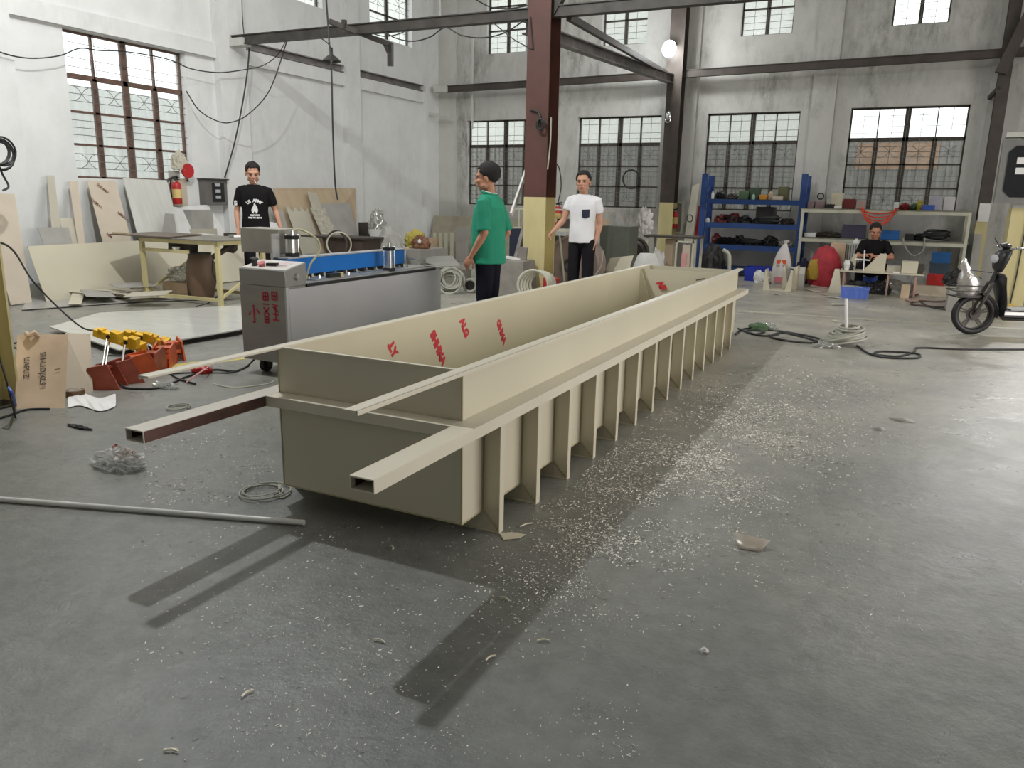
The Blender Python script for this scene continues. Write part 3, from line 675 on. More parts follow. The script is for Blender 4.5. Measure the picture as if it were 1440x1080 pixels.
    # top
    if top:
        b = B(); m_, zh, sl, loose, vn = top
        rings = []
        prof = ((zh, .178+loose, .130+loose*.8), (zh+.12, .166+loose, .124+loose*.8), (.22, .160+loose*.9, .120+loose*.7), (.34, .178+loose*.5, .128+loose*.4), (.43, .186+loose*.3, .122+loose*.3), (.485, .168, .110), (.535, .115, .088), (.560, .080, .072))
        for dz, rx, ry in prof:
            bl = belly*max(0, 1-abs(dz-.12)/.25)
            rings.append([T_(rx*math.cos(a), -bl*.5+(ry+bl*.5)*math.sin(a), dz) for a in [2*PI*q/28 for q in range(28)]])
        b.loft(rings)
        for sd, (S0, E0, W0, nrm, curl) in zip((-1, 1), arms):
            S0, E0, W0 = V(S0)*k, V(E0)*k, V(W0)*k; e = S0.lerp(E0, min(sl, 1)) 
            b.ell(S0+V((-sd*.01, 0, -.005)), .066*k); b.tube([S0-(E0-S0)*.12, S0.lerp(E0, .3), e], [.058*k, .066*k, (.060+loose*.15)*k], 20)
            b.tube([S0+V((-sd*.09*k, 0, .035*k)), S0+V((sd*.012*k, 0, .005*k))], [.055*k, .058*k], 16)
            if sl > 1: b.tube([S0.lerp(E0, .8), E0, E0.lerp(W0, sl-1)], [.060*k, .060*k, .058*k], 18)
        shirt = remeshed(b, 'shirt', m_, P, .009, 4, (.009, 7)); P['_s'] = 1
    else: shirt = None
    # face details
    for i in (-1, 1):
        B().ell(hp(i*.031, -.0865, .006), sh2_(.0125, .006, .0045), R, 2).obj('eye', M_hair, P, world=False)
        B().ell(hp(i*.032, -.090, .026), sh2_(.019, .005, .0032), R, 2).obj('eyebrow', M_hair, P, world=False)
    B().ell(hp(0, -.0985, -.053), sh2_(.023, .005, .0055), R, 2).obj('mouth', M_lip, P, world=False)
    # hair: a cap cut by a sloping hairline
    b = B(); b.ell(hp(0, .022, .046), sh2_(.088, .106, .094), R, 4)
    Ri = R.inverted(); kill = []
    for v in b.bm.verts:
        q = Ri@(v.co-hd)/(k*HS); line = .084 if q.y < -.055 else (.084-(q.y+.055)*1.15)
        if abs(q.x) > .060 and q.y < .0: line -= .022
        v.co += (R@V((0, 0, 1)))*noise.noise(v.co*60)*.006*k + (v.co-hd).normalized()*noise.noise(v.co*25)*.006*k
        if q.z < line-.012*0: kill.append(v)
    bmesh.ops.delete(b.bm, geom=kill, context='VERTS')
    ho = b.obj('hair', M_hair, P, world=False); md = ho.modifiers.new('thick', 'SOLIDIFY'); md.thickness = .014*k; md.offset = -1
    del_ = P.pop('_s', None) if '_s' in P.keys() else None
    return P, body, shirt, hd, hp, T_, k
def conform(o, target, direction, off=.003):
    """press a flat print onto a curved cloth: both in the frame of the same parent"""
    bm = bmesh.new(); bm.from_mesh(target.data); t = BVHTree.FromBMesh(bm); d = V(direction).normalized()
    b2 = bmesh.new(); b2.from_mesh(o.data)
    for _ in range(2): bmesh.ops.triangulate(b2, faces=b2.faces)
    bmesh.ops.subdivide_edges(b2, edges=[e for e in b2.edges if e.calc_length() > .02], cuts=3)
    miss = []
    for v in b2.verts:
        hit = t.ray_cast(v.co-d*1.0, d)
        if hit[0] is not None and abs((hit[0]-v.co).dot(d)) < .28+.4*abs(d.y): v.co = hit[0]-d*off
        else: miss.append(v)
    if len(miss) < len(b2.verts): bmesh.ops.delete(b2, geom=miss, context='VERTS')
    b2.to_mesh(o.data); b2.free(); bm.free(); return o
def print_on(txt, size, c, P, target, m, bold=0, d=V((0, 1, 0)), xdir=V((1, 0, 0)), rot=0, name='shirt_print'):
    me = text_mesh(txt, size, name, 0, bold=bold); z = -d; y = z.cross(xdir); Rm = Matrix((xdir, y, z)).transposed().to_4x4()
    me.transform(Matrix.Translation(c)@Rm@Matrix.Rotation(rot, 4, 'Z')); me.materials.clear(); me.materials.append(m)
    o = bpy.data.objects.new(name, me); C.objects.link(o); o.parent = P; return conform(o, target, d)
M_print = mat('white_print', (.80, .80, .78), .7)
def facing(loc, px=None):        # angle that turns local -Y towards the camera
    return math.atan2(-loc[0], loc[1])
PO = {}
# man in black behind the bench table, cigarette in his mouth, looking down to his left
L1_ = V((-8.24, 8.46, 0)); a_ = facing(L1_)
P1, bd, sh1, hd1, hp1, T1, k1 = person('person', 'young man in a black printed t-shirt smoking behind the bench table', L1_, a_-.12, 1.80,
    arms=[((-.185, .01, 1.40), (-.245, .03, 1.13), (-.225, -.07, .90), (.6, -.5, 0), .25), ((.185, .01, 1.40), (.265, .05, 1.15), (.33, -.02, .91), (-.6, -.6, 0), .4)],
    headR=rotm(.28, 0, .16), skin=M_skin, top=(M_tee, -.06, .72, .012, 0), hair='short')
for i, ch in enumerate('US ARMY'):
    a = (i-3)*.27; print_on(ch, .058*k1, V((math.sin(a)*.115*k1+.01, -.3, 1.225*k1+.085*(math.cos(a)-1)*k1+.055)), P1, sh1, M_print, .003, rot=-a*.8)
b = B(); fl_ = [(0, .10), (.020, .065), (.038, .03), (.043, -.005), (.034, -.035), (.014, -.05), (.012, -.03), (0, -.012), (-.012, -.03), (-.014, -.05), (-.034, -.035), (-.043, -.005), (-.030, .03), (-.016, .05)]
b.bm.faces.new([b.bm.verts.new(V((x*k1+.01, -.3, (1.155+z)*k1))) for x, z in fl_]); conform(b.obj('shirt_print', M_print, P1, world=False), sh1, (0, 1, 0))
print_on('MILITARY', .030*k1, V((.01, -.3, 1.085*k1)), P1, sh1, M_print, .002)
print_on('FREE TO SERVE', .026*k1, V((.01, -.3, 1.052*k1)), P1, sh1, M_print, .002)
print_on('S', .085*k1, V((-.245*k1, -.3, 1.24*k1)), P1, sh1, M_print, .006, name='sleeve_print')
tag(B().tube([P1.matrix_basis@hp1(.012, -.104, -.054), P1.matrix_basis@hp1(.03, -.165, -.075)], .0045, 8).obj('cigarette', M_white), 'white cigarette in the mouth of the man in black', 'cigarette')
# man in the green polo seen from behind, walking off to the left
L2_ = V((-3.52, 6.62, 0)); a_ = facing(L2_)
P2, bd, sh2, hd2, hp2, T2, k2 = person('person', 'man in a green polo shirt standing with his back half turned beside the tank', L2_, a_+math.radians(-112), 1.70,
    arms=[((-.195, .01, 1.40), (-.26, .09, 1.12), (-.235, -.11, .88), (.8, .2, 0), .5), ((.195, .01, 1.40), (.22, .04, 1.13), (.21, -.10, .90), (-.8, .2, 0), .5)],
    headR=rotm(.10, 0, .12), skin=M_skin2, top=(M_polo, -.10, .93, .045, 0), bottom=mat('navy_trousers', (.012, .013, .022), .85, spec=.12), belly=.03)
cb = B(); cb.torus(T2(0, -.004, .565), .072*k2, .016*k2, rotm(-.25, 0, 0), 28, 8); cb.obj('collar', M_polo, P2, world=False)
ct = B(); ct.torus(T2(0, -.002, .578), .073*k2, .005*k2, rotm(-.25, 0, 0), 28, 6); ct.obj('collar_stripe', M_print, P2, world=False)
# man in white beside the red column, one hand on a stick
L3_ = V((-3.72, 9.55, 0)); a_ = facing(L3_)
P3, bd, sh3, hd3, hp3, T3, k3 = person('person', 'smiling man in a white t-shirt with dark chest pocket beside the column', L3_, a_-.42, 1.74,
    arms=[((-.185, .0, 1.40), (-.245, -.06, 1.16), (-.335, -.18, 1.02), (.3, -.2, -1), .9), ((.185, .02, 1.40), (.215, .07, 1.12), (.175, .01, .88), (-.6, -.4, 0), .5)],
    headR=rotm(0, -.04, .22), skin=M_skin, top=(M_wtee, -.05, .50, .004, 1), belly=.02)
b = B(); b.bm.faces.new([b.bm.verts.new(V((x*k3, -.3, z*k3))) for x, z in ((.045, 1.30), (.135, 1.305), (.135, 1.21), (.09, 1.19), (.045, 1.205))]); conform(b.obj('chest_pocket', M_navy, P3, world=False), sh3, (0, 1, 0), .007)
# seated man behind the low table
L4_ = V((-.44, 15.05, 0)); a_ = facing(L4_)
P4, bd, sh4, hd4, hp4, T4, k4 = person('person', 'man in black sitting low behind the cluttered work table', L4_, a_, 1.70, pel=V((0, 0, .33)), lean=(-.02, -.22),
    arms=[((-.19, -.10, .80), (-.25, -.26, .57), (-.10, -.42, .62), (.3, 0, -1), .7), ((.19, -.10, .80), (.30, -.24, .58), (.06, -.40, .60), (-.3, 0, -1), .7)],
    legs=[((-.10, -.02, .33), (-.20, -.42, .42), (-.18, -.42, .08)), ((.10, -.02, .33), (.20, -.42, .42), (.18, -.42, .08))],
    headR=rotm(.30, 0, .1), skin=M_skin2, top=(M_tee, 0, .75, .015, 0))
one(B().lathe([(.16, 0), (.15, .18), (.16, .20)], L4_+V((0, .03, 0)), 20), 'low_stool', M_bluep, 'low round blue stool under the seated man', 'stool')

# ------------------------------------------------------------------ small builders
def panel(name, label, cat, pts, m, th=.008, n=None, group=None, parent=None):
    pts = [V(p) for p in pts]; nn = (pts[1]-pts[0]).cross(pts[2]-pts[0]).normalized()
    if n is not None and nn.dot(V(n)) < 0: nn = -nn
    b = B().prism(pts, nn*th)
    if parent is not None: return b.obj(name, m, parent)
    return one(b, name, m, label, cat, group)
def lean(label, tl, tr, bl, br, xt, xm, m=M_sheet, name='leaning_sheet', floor_=True, th=.008, top=None):
    """sheet leaning on the left wall, from its four corners in the photograph (top at x = xt, lower pair at x = xm)"""
    a, b_, c, d = aX(*tl, xt), aX(*tr, xt), aX(*bl, xm), aX(*br, xm)
    if floor_:
        c = a+(c-a)*((a.z-.012)/(a.z-c.z)); d = b_+(d-b_)*((b_.z-.012)/(b_.z-d.z))
    pts = [a]+[a.lerp(b_, u)+(c-a)*v for u, v in (top or [])]+[b_, d, c]
    return panel(name, label, 'sheet', pts, m, th, (1, 0, 0))
def bin_(name, label, c, sx, sy, h, m, rz=0, group=None, wall=.008, cat='bin', ribs=0):
    """open plastic crate standing at c"""
    t = thing(name, label, cat, c, rz, group)
    b = B().box(-sx/2, sx/2, -sy/2, sy/2, 0, wall)
    for x0, x1, y0, y1 in ((-sx/2, -sx/2+wall, -sy/2, sy/2), (sx/2-wall, sx/2, -sy/2, sy/2), (-sx/2+wall, sx/2-wall, -sy/2, -sy/2+wall), (-sx/2+wall, sx/2-wall, sy/2-wall, sy/2)): b.box(x0, x1, y0, y1, wall, h)
    b.obj('tub', m, t, world=False)
    r = B(); e = wall*1.2
    r.box(-sx/2-e, sx/2+e, -sy/2-e, -sy/2, h-.03, h).box(-sx/2-e, sx/2+e, sy/2, sy/2+e, h-.03, h).box(-sx/2-e, -sx/2, -sy/2, sy/2, h-.03, h).box(sx/2, sx/2+e, -sy/2, sy/2, h-.03, h)
    r.obj('rim', m, t, world=False)
    if ribs:
        for i in range(ribs): B().box(-sx/2+sx*(i+.5)/ribs-.006, -sx/2+sx*(i+.5)/ribs+.006, -sy/2-e, -sy/2, .01, h-.03).obj('rib', m, t, world=False)
    return t
def heap(name, label, cat, c, r, m, seed=0, amp=.3, f=3, group=None, flat=True, kind=None, sub=4, parent=None):
    b = B(); b.ell((0, 0, 0), 1, sub=sub); c, r = V(c), V(r)
    for v in b.bm.verts:
        d = v.co.normalized(); q = 1+amp*noise.noise(d*f+V((seed*5.3, seed, 1)))+amp*.5*noise.noise(d*f*2.7+V((seed, 9, seed)))
        v.co = c+V((d.x*r.x*q, d.y*r.y*q, max(d.z*r.z*q, -r.z*.5 if flat else -9)))+V((0, 0, r.z*.5 if flat else 0))
    if parent: return b.obj(name, m, parent)
    return one(b, name, m, label, cat, group, kind=kind)
def coil(name, label, c, R, turns, h, r, m, seed=0, cat='cable', jit=.12, rot=None, ecc=1, tail=None, group=None):
    p = coil_pts(c, R, turns, h, seed, jit, rot, ecc=ecc)
    if tail: p = p+catmull([p[-1]]+[V(q) for q in tail], 8)[1:]
    return one(B().tube(p, r, 6), name, m, label, cat, group)
def line(name, label, pts, r, m, cat='cable', n=8): return one(B().tube(catmull(pts, n), r, 6), name, m, label, cat)
def bag(name, label, c, r, m, seed=0, cat='bag', amp=.5): return heap(name, label, cat, c, r, m, seed, amp, 4.5)

# ------------------------------------------------------------------ left side: sheets, bench, clamps
lean('far left tall beige sheet leaning in the corner of the picture', (-30, 272), (20, 273), (-12, 335), (30, 335), -10.40, -10.15, M_board)
lean('narrow grey-beige strip, leftmost of the two tall strips', (65.5, 247), (76, 247), (72, 318), (84, 318), -10.44, -10.22, M_sheet, 'leaning_strip')
lean('narrow brownish strip right of the beige strip', (96.5, 255), (108.7, 255), (104, 307), (115, 307), -10.44, -10.24, M_board, 'leaning_strip')
lean('small grey sheet leaning low behind the long beige sheet', (52, 320), (96, 320), (61, 344), (102, 344), -10.20, -10.10, M_sheetg)
lean('beige square offcut sheet leaning beside the small grey sheet', (82.5, 307), (106, 307), (92, 342), (116, 342), -10.30, -10.12, M_sheet)
s_ = lean('pinkish beige sheet with printed lettering leaning below the window', (122, 254), (162, 254), (143.5, 338), (184, 338), -10.44, -10.12, M_board)
lean('large pale glossy sheet leaning beside the printed sheet', (172.5, 251), (234, 254), (192, 327), (252, 327), -10.44, -10.16, M_whit2, th=.012)
lean('white sheet leaning below the fire extinguisher', (236, 292), (292, 288), (250, 330), (318, 330), -10.42, -10.2, mat('white_sheet', (.68, .68, .66), .4))
lean('grey rounded offcut in front of the glossy sheet', (232, 300), (244, 301), (228, 326), (248, 326), -10.05, -10.0, M_sheetg)
for (px, py, tx) in ((148, 268, 'SHHMALG'), (138, 288, 'SHMALG'), (174, 305, 'HMALG'), (154, 331, 'HM')):
    x_ = -10.44+.32*(py-254)/84+.016; put_text(tx, .062, aX(px, py, x_), (.1, .75, -.66), (-.2, .66, .7), mat('brown_print', (.20, .08, .06), .6), None, 'sheet_print', bold=.001).parent = s_
for ch in s_.children: ch.data.transform(Matrix.Translation(-V(s_.location)))
panel('long_sheet', 'long beige sheet standing on its edge against the wall sheets', 'sheet', [(-9.72, 6.25, .01), (-9.72, 9.6, .01), (-9.98, 9.6, .72), (-9.98, 6.25, .70)], M_pp, .012, (1, 0, 0))
panel('long_sheet', 'second long beige sheet standing behind the bench table', 'sheet', [(-9.86, 9.0, .01), (-9.86, 11.0, .01), (-10.10, 11.0, .66), (-10.10, 9.0, .66)], M_pp, .012, (1, 0, 0))
# sheets further along the wall
lean('wide plywood sheet leaning on the wall behind the man in black', (384, 265), (499.5, 265), (392, 300), (501, 326), -10.38, -10.15, M_wood)
lean('small grey sheet behind the arm of the man in black', (374, 278), (386, 279), (377, 294), (390, 294), -10.30, -10.2, M_sheetg)
lean('grey sheet with scratched face leaning on the plywood', (447, 287), (491, 286), (472, 328), (502, 327), -10.20, -9.85, M_sheetg)
lean('narrow routed sheet with curved shoulder leaning on the plywood', (432, 270), (445, 272), (450, 328), (463, 326), -10.24, -9.80, M_sheet, top=[])
lean('scalloped beige sheet with wavy cut top edge', (402, 292), (432, 292), (417, 335), (447, 333), -10.08, -9.75, M_sheet, top=[(.12, -.03), (.2, .05), (.3, .06), (.38, -.02), (.5, .06), (.6, .06), (.68, -.02), (.8, .06), (.9, .05)])
lean('beige sheet with routed swirl pattern beside the scalloped one', (436, 292), (456, 292), (453, 332), (474, 330), -9.98, -9.62, mat('routed_sheet', (.48, .45, .37), .5, var=.3, vs=14))
lean('grey-beige slab leaning behind the right arm of the man', (384, 296), (397, 296), (398, 333), (408, 333), -10.05, -9.8, M_sheetg)
lean('small white sheet low behind the man in black', (378, 312), (392, 314), (382, 331), (402, 333), -9.95, -9.85, M_white)
# bench table
t = thing('bench_table', 'cream steel bench table with worn grey top in front of the man in black', 'table', (-8.43, 7.66, 0))
tx0, tx1, ty0, ty1 = -9.13, -7.70, 7.22, 8.06
B().box(tx0-.04, tx1+.03, ty0-.03, ty1+.03, .815, .83).obj('table_top', mat('worn_table_top', (.25, .235, .20), .5, .2, var=.3, vs=6), t)
B().box(tx0, tx1, ty0, ty0+.03, .765, .814).box(tx0, tx1, ty1-.03, ty1, .765, .814).box(tx0, tx0+.03, ty0, ty1, .765, .814).box(tx1-.03, tx1, ty0, ty1, .765, .814).obj('apron', M_yel, t)
for x in (tx0+.03, tx1-.03):
    for y in (ty0+.03, ty1-.03):
        if (x, y) == (tx0+.03, ty0+.03): pass
        B().box(x-.025, x+.025, y-.025, y+.025, 0, .765).obj('leg', M_yel, t)
for q_ in ((tx0+.05, tx1-.05, ty0+.01, ty0+.05, .05, .09), (tx0+.05, tx1-.05, ty1-.05, ty1-.01, .05, .09), (tx0+.05, tx1-.55, ty0+.01, ty0+.05, .64, .68)): B().box(*q_).obj('lower_rail', M_yel, t)
for x in (tx1-.03, tx0+.03): B().bar((x, ty0+.06, .1), (x, ty1-.08, .45), .03, .03).obj('diagonal_strut', M_yel, t)
panel('steel_plate', 'dark rusty steel plate lying over the left end of the bench', 'plate', [(-9.55, 7.12, .835), (-8.45, 7.14, .835), (-8.75, 7.95, .835), (-9.7, 7.95, .835)], mat('rusty_plate', (.16, .12, .09), .5, .3, var=.3), .014, (0, 0, 1))
one(B().ob((-9.42, 7.2, .86), (.26, .06, .02), rotm(0, 0, .1)), 'wood_block', M_wood, 'small brown wooden block on the left end of the bench', 'block')
lc = fl(284, 414); lc = V((-8.45, 7.62, 0))
tb = thing('brown_barrel', 'bellied brown barrel standing under the bench table', 'barrel', lc)
B().lathe([(.13, .002), (.155, .08), (.19, .25), (.20, .36), (.185, .48), (.15, .58), (.14, .60)], (0, 0, 0), 28).obj('barrel_body', mat('brown_barrel_shell', (.20, .13, .085), .5, var=.3, vs=3, stretch=(1, 1, .3)), tb, world=False)
B().lathe([(.145, .601), (.145, .625), (.06, .63)], (0, 0, 0), 28).obj('lid', M_steel, tb, world=False)
one(B().ob((-8.62, 7.50, .70), (.34, .16, .10), rotm(0, .1, .2)).cyl((-8.72, 7.44, .68), (-8.55, 7.44, .68), .05), 'bench_motor', M_steelb, 'dark motor hanging under the front of the bench top', 'motor')
one(B().lathe([(.03, 0), (.05, .05), (.05, .055)], (-8.50, 7.28, .66)), 'white_cup', M_white, 'small white cup on the rail below the bench top', 'cup')
one(B().ob((-8.02, 7.75, .71), (.14, .12, .10), rotm(.3, .2, .4)).cyl((-8.02, 7.7, .70), (-8.02, 7.45, .60), .035), 'angle_grinder', M_steelb, 'dark grinder hanging beside the barrel under the bench', 'tool')
line('thin_cable', 'thin black cable trailing down beside the barrel under the bench', [(-8.02, 7.45, .6), (-8.0, 7.4, .4), (-7.95, 7.45, .15), (-8.05, 7.35, .01), (-7.9, 7.0, .01)], .008, M_cable)
bag('plastic_bag', 'clear plastic bag of scraps under the left half of the bench', (-8.95, 7.7, 0.22), (.17, .14, .12), M_film, 3)
one(B().box(-8.9-.24, -8.9+.24, 7.55, 7.95, 0, .20), 'scrap_box', M_card, 'low cardboard box under the plastic bag below the bench', 'box')
one(B().prism([(-8.2, 7.9, .835), (-8.05, 7.85, .835), (-8.0, 8.0, .835), (-8.12, 8.03, .835)], (0, 0, .03)), 'metal_scrap', M_alu, 'small shiny metal piece on the bench in front of the man', 'scrap')
# offcut pile
rnd = random.Random(11); cols = [M_sheet, M_sheetg, M_pp, M_whit2, M_board]
words = ['long thin', 'broad', 'short', 'narrow', 'twisted', 'pale', 'grey', 'triangular', 'square', 'curved', 'split', 'dusty', 'flat', 'thick', 'slim', 'cracked', 'bent', 'small']
for i in range(18):
    px = 70+rnd.random()*160; py = 416-rnd.random()*16
    z = .015+(.020*(i//2) if px > 125 else .018*(i//5)); c = fl(px, py, z); c.x = max(c.x, -9.45); L_, w_ = .40+rnd.random()*.65, .08+rnd.random()*.26
    one(B().ob(c, (L_, w_, .008), rotm((rnd.random()-.5)*.22, (rnd.random()-.5)*.22, rnd.random()*3)), 'offcut_board', cols[i % 5], '%s %s offcut in the heap left of the bench' % (words[i], ['beige', 'grey', 'cream', 'whitish', 'tan'][i % 5]), 'offcut', 'offcuts heaped left of the bench')
# wall fittings
wx = XL+.001
one(B().box(wx, wx+.02, aX(237, 270, wx).y, aX(262, 270, wx).y, aX(250, 290, wx).z, aX(250, 251, wx).z), 'backing_board', M_board, 'small beige board on the wall behind the fire extinguisher', 'board')
def extinguisher(label, base, h, group=None):
    t = thing('fire_extinguisher', label, 'fire extinguisher', base); r = h*.17
    B().lathe([(r*.9, 0), (r, .02), (r, h*.70), (r*.75, h*.79), (r*.3, h*.84), (r*.3, h*.87)], (0, 0, 0), 20).obj('cylinder_body', M_redp, t, world=False)
    B().lathe([(r*1.01, h*.22), (r*1.01, h*.55)], (0, 0, 0), 20).obj('label_band', mat('yellow_label', (.75, .55, .22), .5), t, world=False)
    B().ob((0, 0, h*.91), (r*.7, r*.6, h*.07)).bar((-.0, 0, h*.94), (r*1.1, -r*.2, h*.99), .02, .012).bar((0, 0, h*.92), (r*1.1, -r*.2, h*.90), .02, .012).obj('valve', M_blackp, t, world=False)
    B().tube(catmull([(-.01, 0, h*.91), (-r*1.1, -.02, h*.93), (-r*1.5, -.02, h*.6), (-r*1.2, -.03, h*.25)]), .010, 8).obj('hose', M_black, t, world=False)
    B().cyl((r*.2, -r*.5, h*.84), (r*.2, -r*.65, h*.84), .02, 12).obj('gauge', M_chrome, t, world=False); return t
eb = aX(250, 287, XL+.14); et = aX(250, 251, XL+.14)
extinguisher('red fire extinguisher with yellow label hanging on the left wall', eb, (et.z-eb.z)*1.06)
line('black_hose', 'short curved black hose left of the wall fire extinguisher', [aX(249, 248, XL+.14), aX(238, 252, XL+.12), aX(229, 265, XL+.10), aX(225, 282, XL+.10)], .016, M_black, 'hose')
dc = aX(263, 240, XL+.1); one(B().cyl(dc, dc+V((.03, 0, 0)), .115, 32), 'red_disc', M_redp, 'round red disc on the wall at the window corner', 'disc')
bag('cloth_bag', 'crumpled beige plastic bag hanging at the lower right window corner', aX(252, 228, XL+.08)-V((0, 0, .12)), (.05, .14, .17), mat('beige_bag', (.55, .52, .42), .6), 7)
one(B().box(XL+.01, XL+.06, aX(236, 245, XL).y, aX(249, 245, XL).y, aX(240, 250, XL).z, aX(240, 240, XL).z), 'grey_box', M_sheetg, 'small grey box on the sill of the left window', 'box')
jy0, jy1 = aX(286, 270, XL+.1).y, aX(316, 270, XL+.1).y; jz0, jz1 = aX(300, 288, XL+.1).z, aX(300, 253, XL+.1).z
t = thing('junction_box', 'dark grey electrical box with open front on the left wall', 'electrical box', (XL+.1, (jy0+jy1)/2, jz0))
B().box(XL+.002, XL+.15, jy0, jy1, jz0, jz1).obj('housing', mat('grey_box_steel', (.17, .16, .15), .45, .3), t)
B().box(XL+.151, XL+.156, jy0+.14, jy1-.06, jz0+.05, jz1-.05).obj('dark_opening', M_black, t)
for i in range(3): B().box(XL+.157, XL+.175, jy0+.2, jy1-.16, jz0+.10+i*.1, jz0+.15+i*.1).obj('breaker', M_grey, t)
B().box(XL+.002, XL+.19, jy0-.03, jy1+.03, jz1+.001, jz1+.02).obj('rain_hood', M_steel, t)
hb = [aX(265, 322, XL+.25), aX(295, 322, XL+.25)]; 
one(B().box(XL+.16, XL+.34, hb[0].y, hb[1].y, hb[0].z, hb[0].z+.30), 'grey_bin', M_sheetg, 'grey tapered bin seen above the bench below the electrical box', 'bin')
tag(B().box(XL+.15, XL+.36, hb[0].y-.05, hb[1].y+.05, 0, hb[0].z-.001).obj('bin_plinth', M_sheet), 'beige upright plinth carrying the grey bin behind the bench', 'plinth')
one(B().ob(aY(346, 331, 9.5), (.75, .08, .06), rotm(0, 0, .25)).ob(aY(322, 335, 9.6)-V((0, 0, .08)), (.06, .06, .3)).box(-9.0, -8.9, 9.3, 9.4, 0, .62), 'saw_horse', M_steelb, 'dark saw horse rail behind the man in black', 'trestle')
# trolley
q = aY(480, 345, 10.9); t = thing('metal_trolley', 'dark metal trolley with a spoked wheel beside the leaning sheets', 'trolley', (q.x, 10.9, 0))
e0, e1 = aY(439, 331, 10.9), aY(525, 329, 10.9)
B().box(e0.x, e1.x, 10.6, 11.2, e0.z-.012, e0.z+.012).obj('tray_rim', M_steelb, t)
a0, a1 = aY(466, 340, 10.9), aY(523, 340, 10.9)
B().prism([(a0.x, 10.65, e0.z-.013), (a1.x, 10.65, e0.z-.013), (a1.x-.05, 10.65, e0.z-.42), (a0.x+.12, 10.65, e0.z-.42)], (0, .5, 0)).obj('tray_body', mat('dark_brown_metal', (.06, .04, .03), .6), t)
wc = aY(474, 348, 10.55); wz = .30
for sy in (10.55,):
    o = B().torus((wc.x, sy, wz+.32), .21, .022, rotm(PI/2, 0, 0), 32, 8).obj('wheel', M_steelb, t)
B().torus((wc.x+.1, 10.48, wz+.32), .20, .012, rotm(PI/2, 0, .5), 28, 6).obj('hoop', M_cream, t)
B().box(a0.x+.15, a0.x+.20, 10.7, 10.75, 0, .5).box(a1.x-.1, a1.x-.05, 10.7, 10.75, 0, .5).box(a0.x+.15, a0.x+.2, 11.1, 11.15, 0, .5).box(a1.x-.1, a1.x-.05, 11.1, 11.15, 0, .5).obj('leg_frame', M_steelb, t)
# corner clutter
Yc = 12.2
def px_box(name, label, cat, x0, x1, y0, y1, Y, d, m, zb=None, group=None, bevel=.004):
    a, c = aY(x0, y1, Y), aY(x1, y1, Y); zt = aY((x0+x1)/2, y0, Y).z; z0 = (a.z+c.z)/2 if zb is None else zb
    return one(B().box(a.x, c.x, Y, Y+d, z0, zt), name, m, label, cat, group, bevel)
px_box('wooden_box', 'dark brown wooden box at the wall end behind the trolley', 'box', 505, 523, 313, 360, 13.0, .3, M_steelb, 0)
q = fl(531, 372); B_ = aY(531, 352, 11.6)
one(B().lathe([(.10, 0), (.145, .28), (.15, .30)], (B_.x, 11.6, .53), 20), 'white_bucket', M_white, 'white bucket standing on the box right of the trolley', 'bucket')
one(B().box(B_.x-.22, B_.x+.32, 11.4, 11.85, 0, .529), 'tool_chest', M_sheetg, 'grey chest below the white bucket', 'chest', None, .004)
q = aY(531, 327, 12.6); heap('wrapped_bundle', 'tall bundle wrapped in clear plastic behind the white bucket', 'bundle', (q.x, 12.6, .62), (.16, .15, .36), M_film, 5, .35)
one(B().cyl((q.x, 12.6, 0), (q.x, 12.6, .70), .15, 20, .12), 'wooden_stump', M_wood, 'round wooden stump carrying the plastic bundle', 'stump')
q = aY(545, 337, 12.0); heap('blue_cloth', 'dark blue cloth heap right of the white bucket', 'cloth', (q.x, 12.0, .55), (.18, .15, .18), M_navy, 2, .3)
one(B().box(q.x-.22, q.x+.22, 11.9, 12.3, 0, .56), 'stool_box', M_wood, 'wooden box under the dark blue cloth', 'box')
q = aY(556, 352, 11.9); heap('white_sacks', 'pale grey sack slumped behind the blue clamp beam', 'sack', (q.x+.30, 11.32, .0), (.30, .16, .58), mat('pale_sack', (.42, .41, .38), .8), 6, .25)
for i, (px, py, rr, col, lb, z) in enumerate(((585, 345, .20, mat('yellow_bag', (.50, .42, .08), .6), 'yellow plastic bag in the heap behind the machine', .62), (600, 350, .17, mat('brown_red_bag', (.22, .10, .05), .6), 'reddish brown bag at the right of the bag heap', .58), (575, 357, .14, mat('green_bag', (.18, .26, .07), .6), 'small green bag low in the bag heap', .50), (592, 362, .15, M_card, 'tan sack at the bottom of the bag heap', .42))):
    q = aY(px, py, 12.3+i*.05); heap('full_bag', lb, 'bag', (q.x, 12.3-i*.14, z-.10), (rr, rr*.8, rr), col, i+3, .3)
one(B().box(aY(568, 360, 12.2).x, aY(612, 360, 12.2).x, 11.7, 12.6, 0, .50), 'pallet_box', M_sheetg, 'low grey box below the heap of bags', 'box')
heap('small_bottle', 'small white bottle top in the bag heap', 'bottle', aY(590, 342, 12.0), (.03, .03, .05), M_white, 1, .05)
# long board on the back wall, slats, panels
panel('long_board', 'long dusty beige board standing along the back corner wall', 'sheet', [(-10.35, 16.3, .01), (-8.0, 16.3, .01), (-8.0, 16.6, .98), (-10.35, 16.6, .98)], mat('dusty_board', (.36, .33, .25), .7, var=.15), .012, (0, -1, 0))
for i, px in enumerate((611, 619, 626, 634)):
    a, c = aY(px-2, 362, 15.9), aY(px+2.4, 362, 15.9); zt = aY(px, 327, 15.9).z
    one(B().box(a.x, c.x, 15.9+i*.01, 15.93+i*.01, 0, zt), 'wooden_batten', M_cream, ('first', 'second', 'third', 'fourth')[i]+' upright cream slat from the left, in front of the long board', 'slat', 'upright slats')
px_box('upright_panel', 'pale upright panel right of the four slats', 'sheet', 641, 658, 320, 372, 15.6, .02, M_sheetg, 0)
px_box('brown_box', 'brown box stack left of the four slats', 'box', 596, 608, 335, 372, 15.7, .3, M_card, 0)
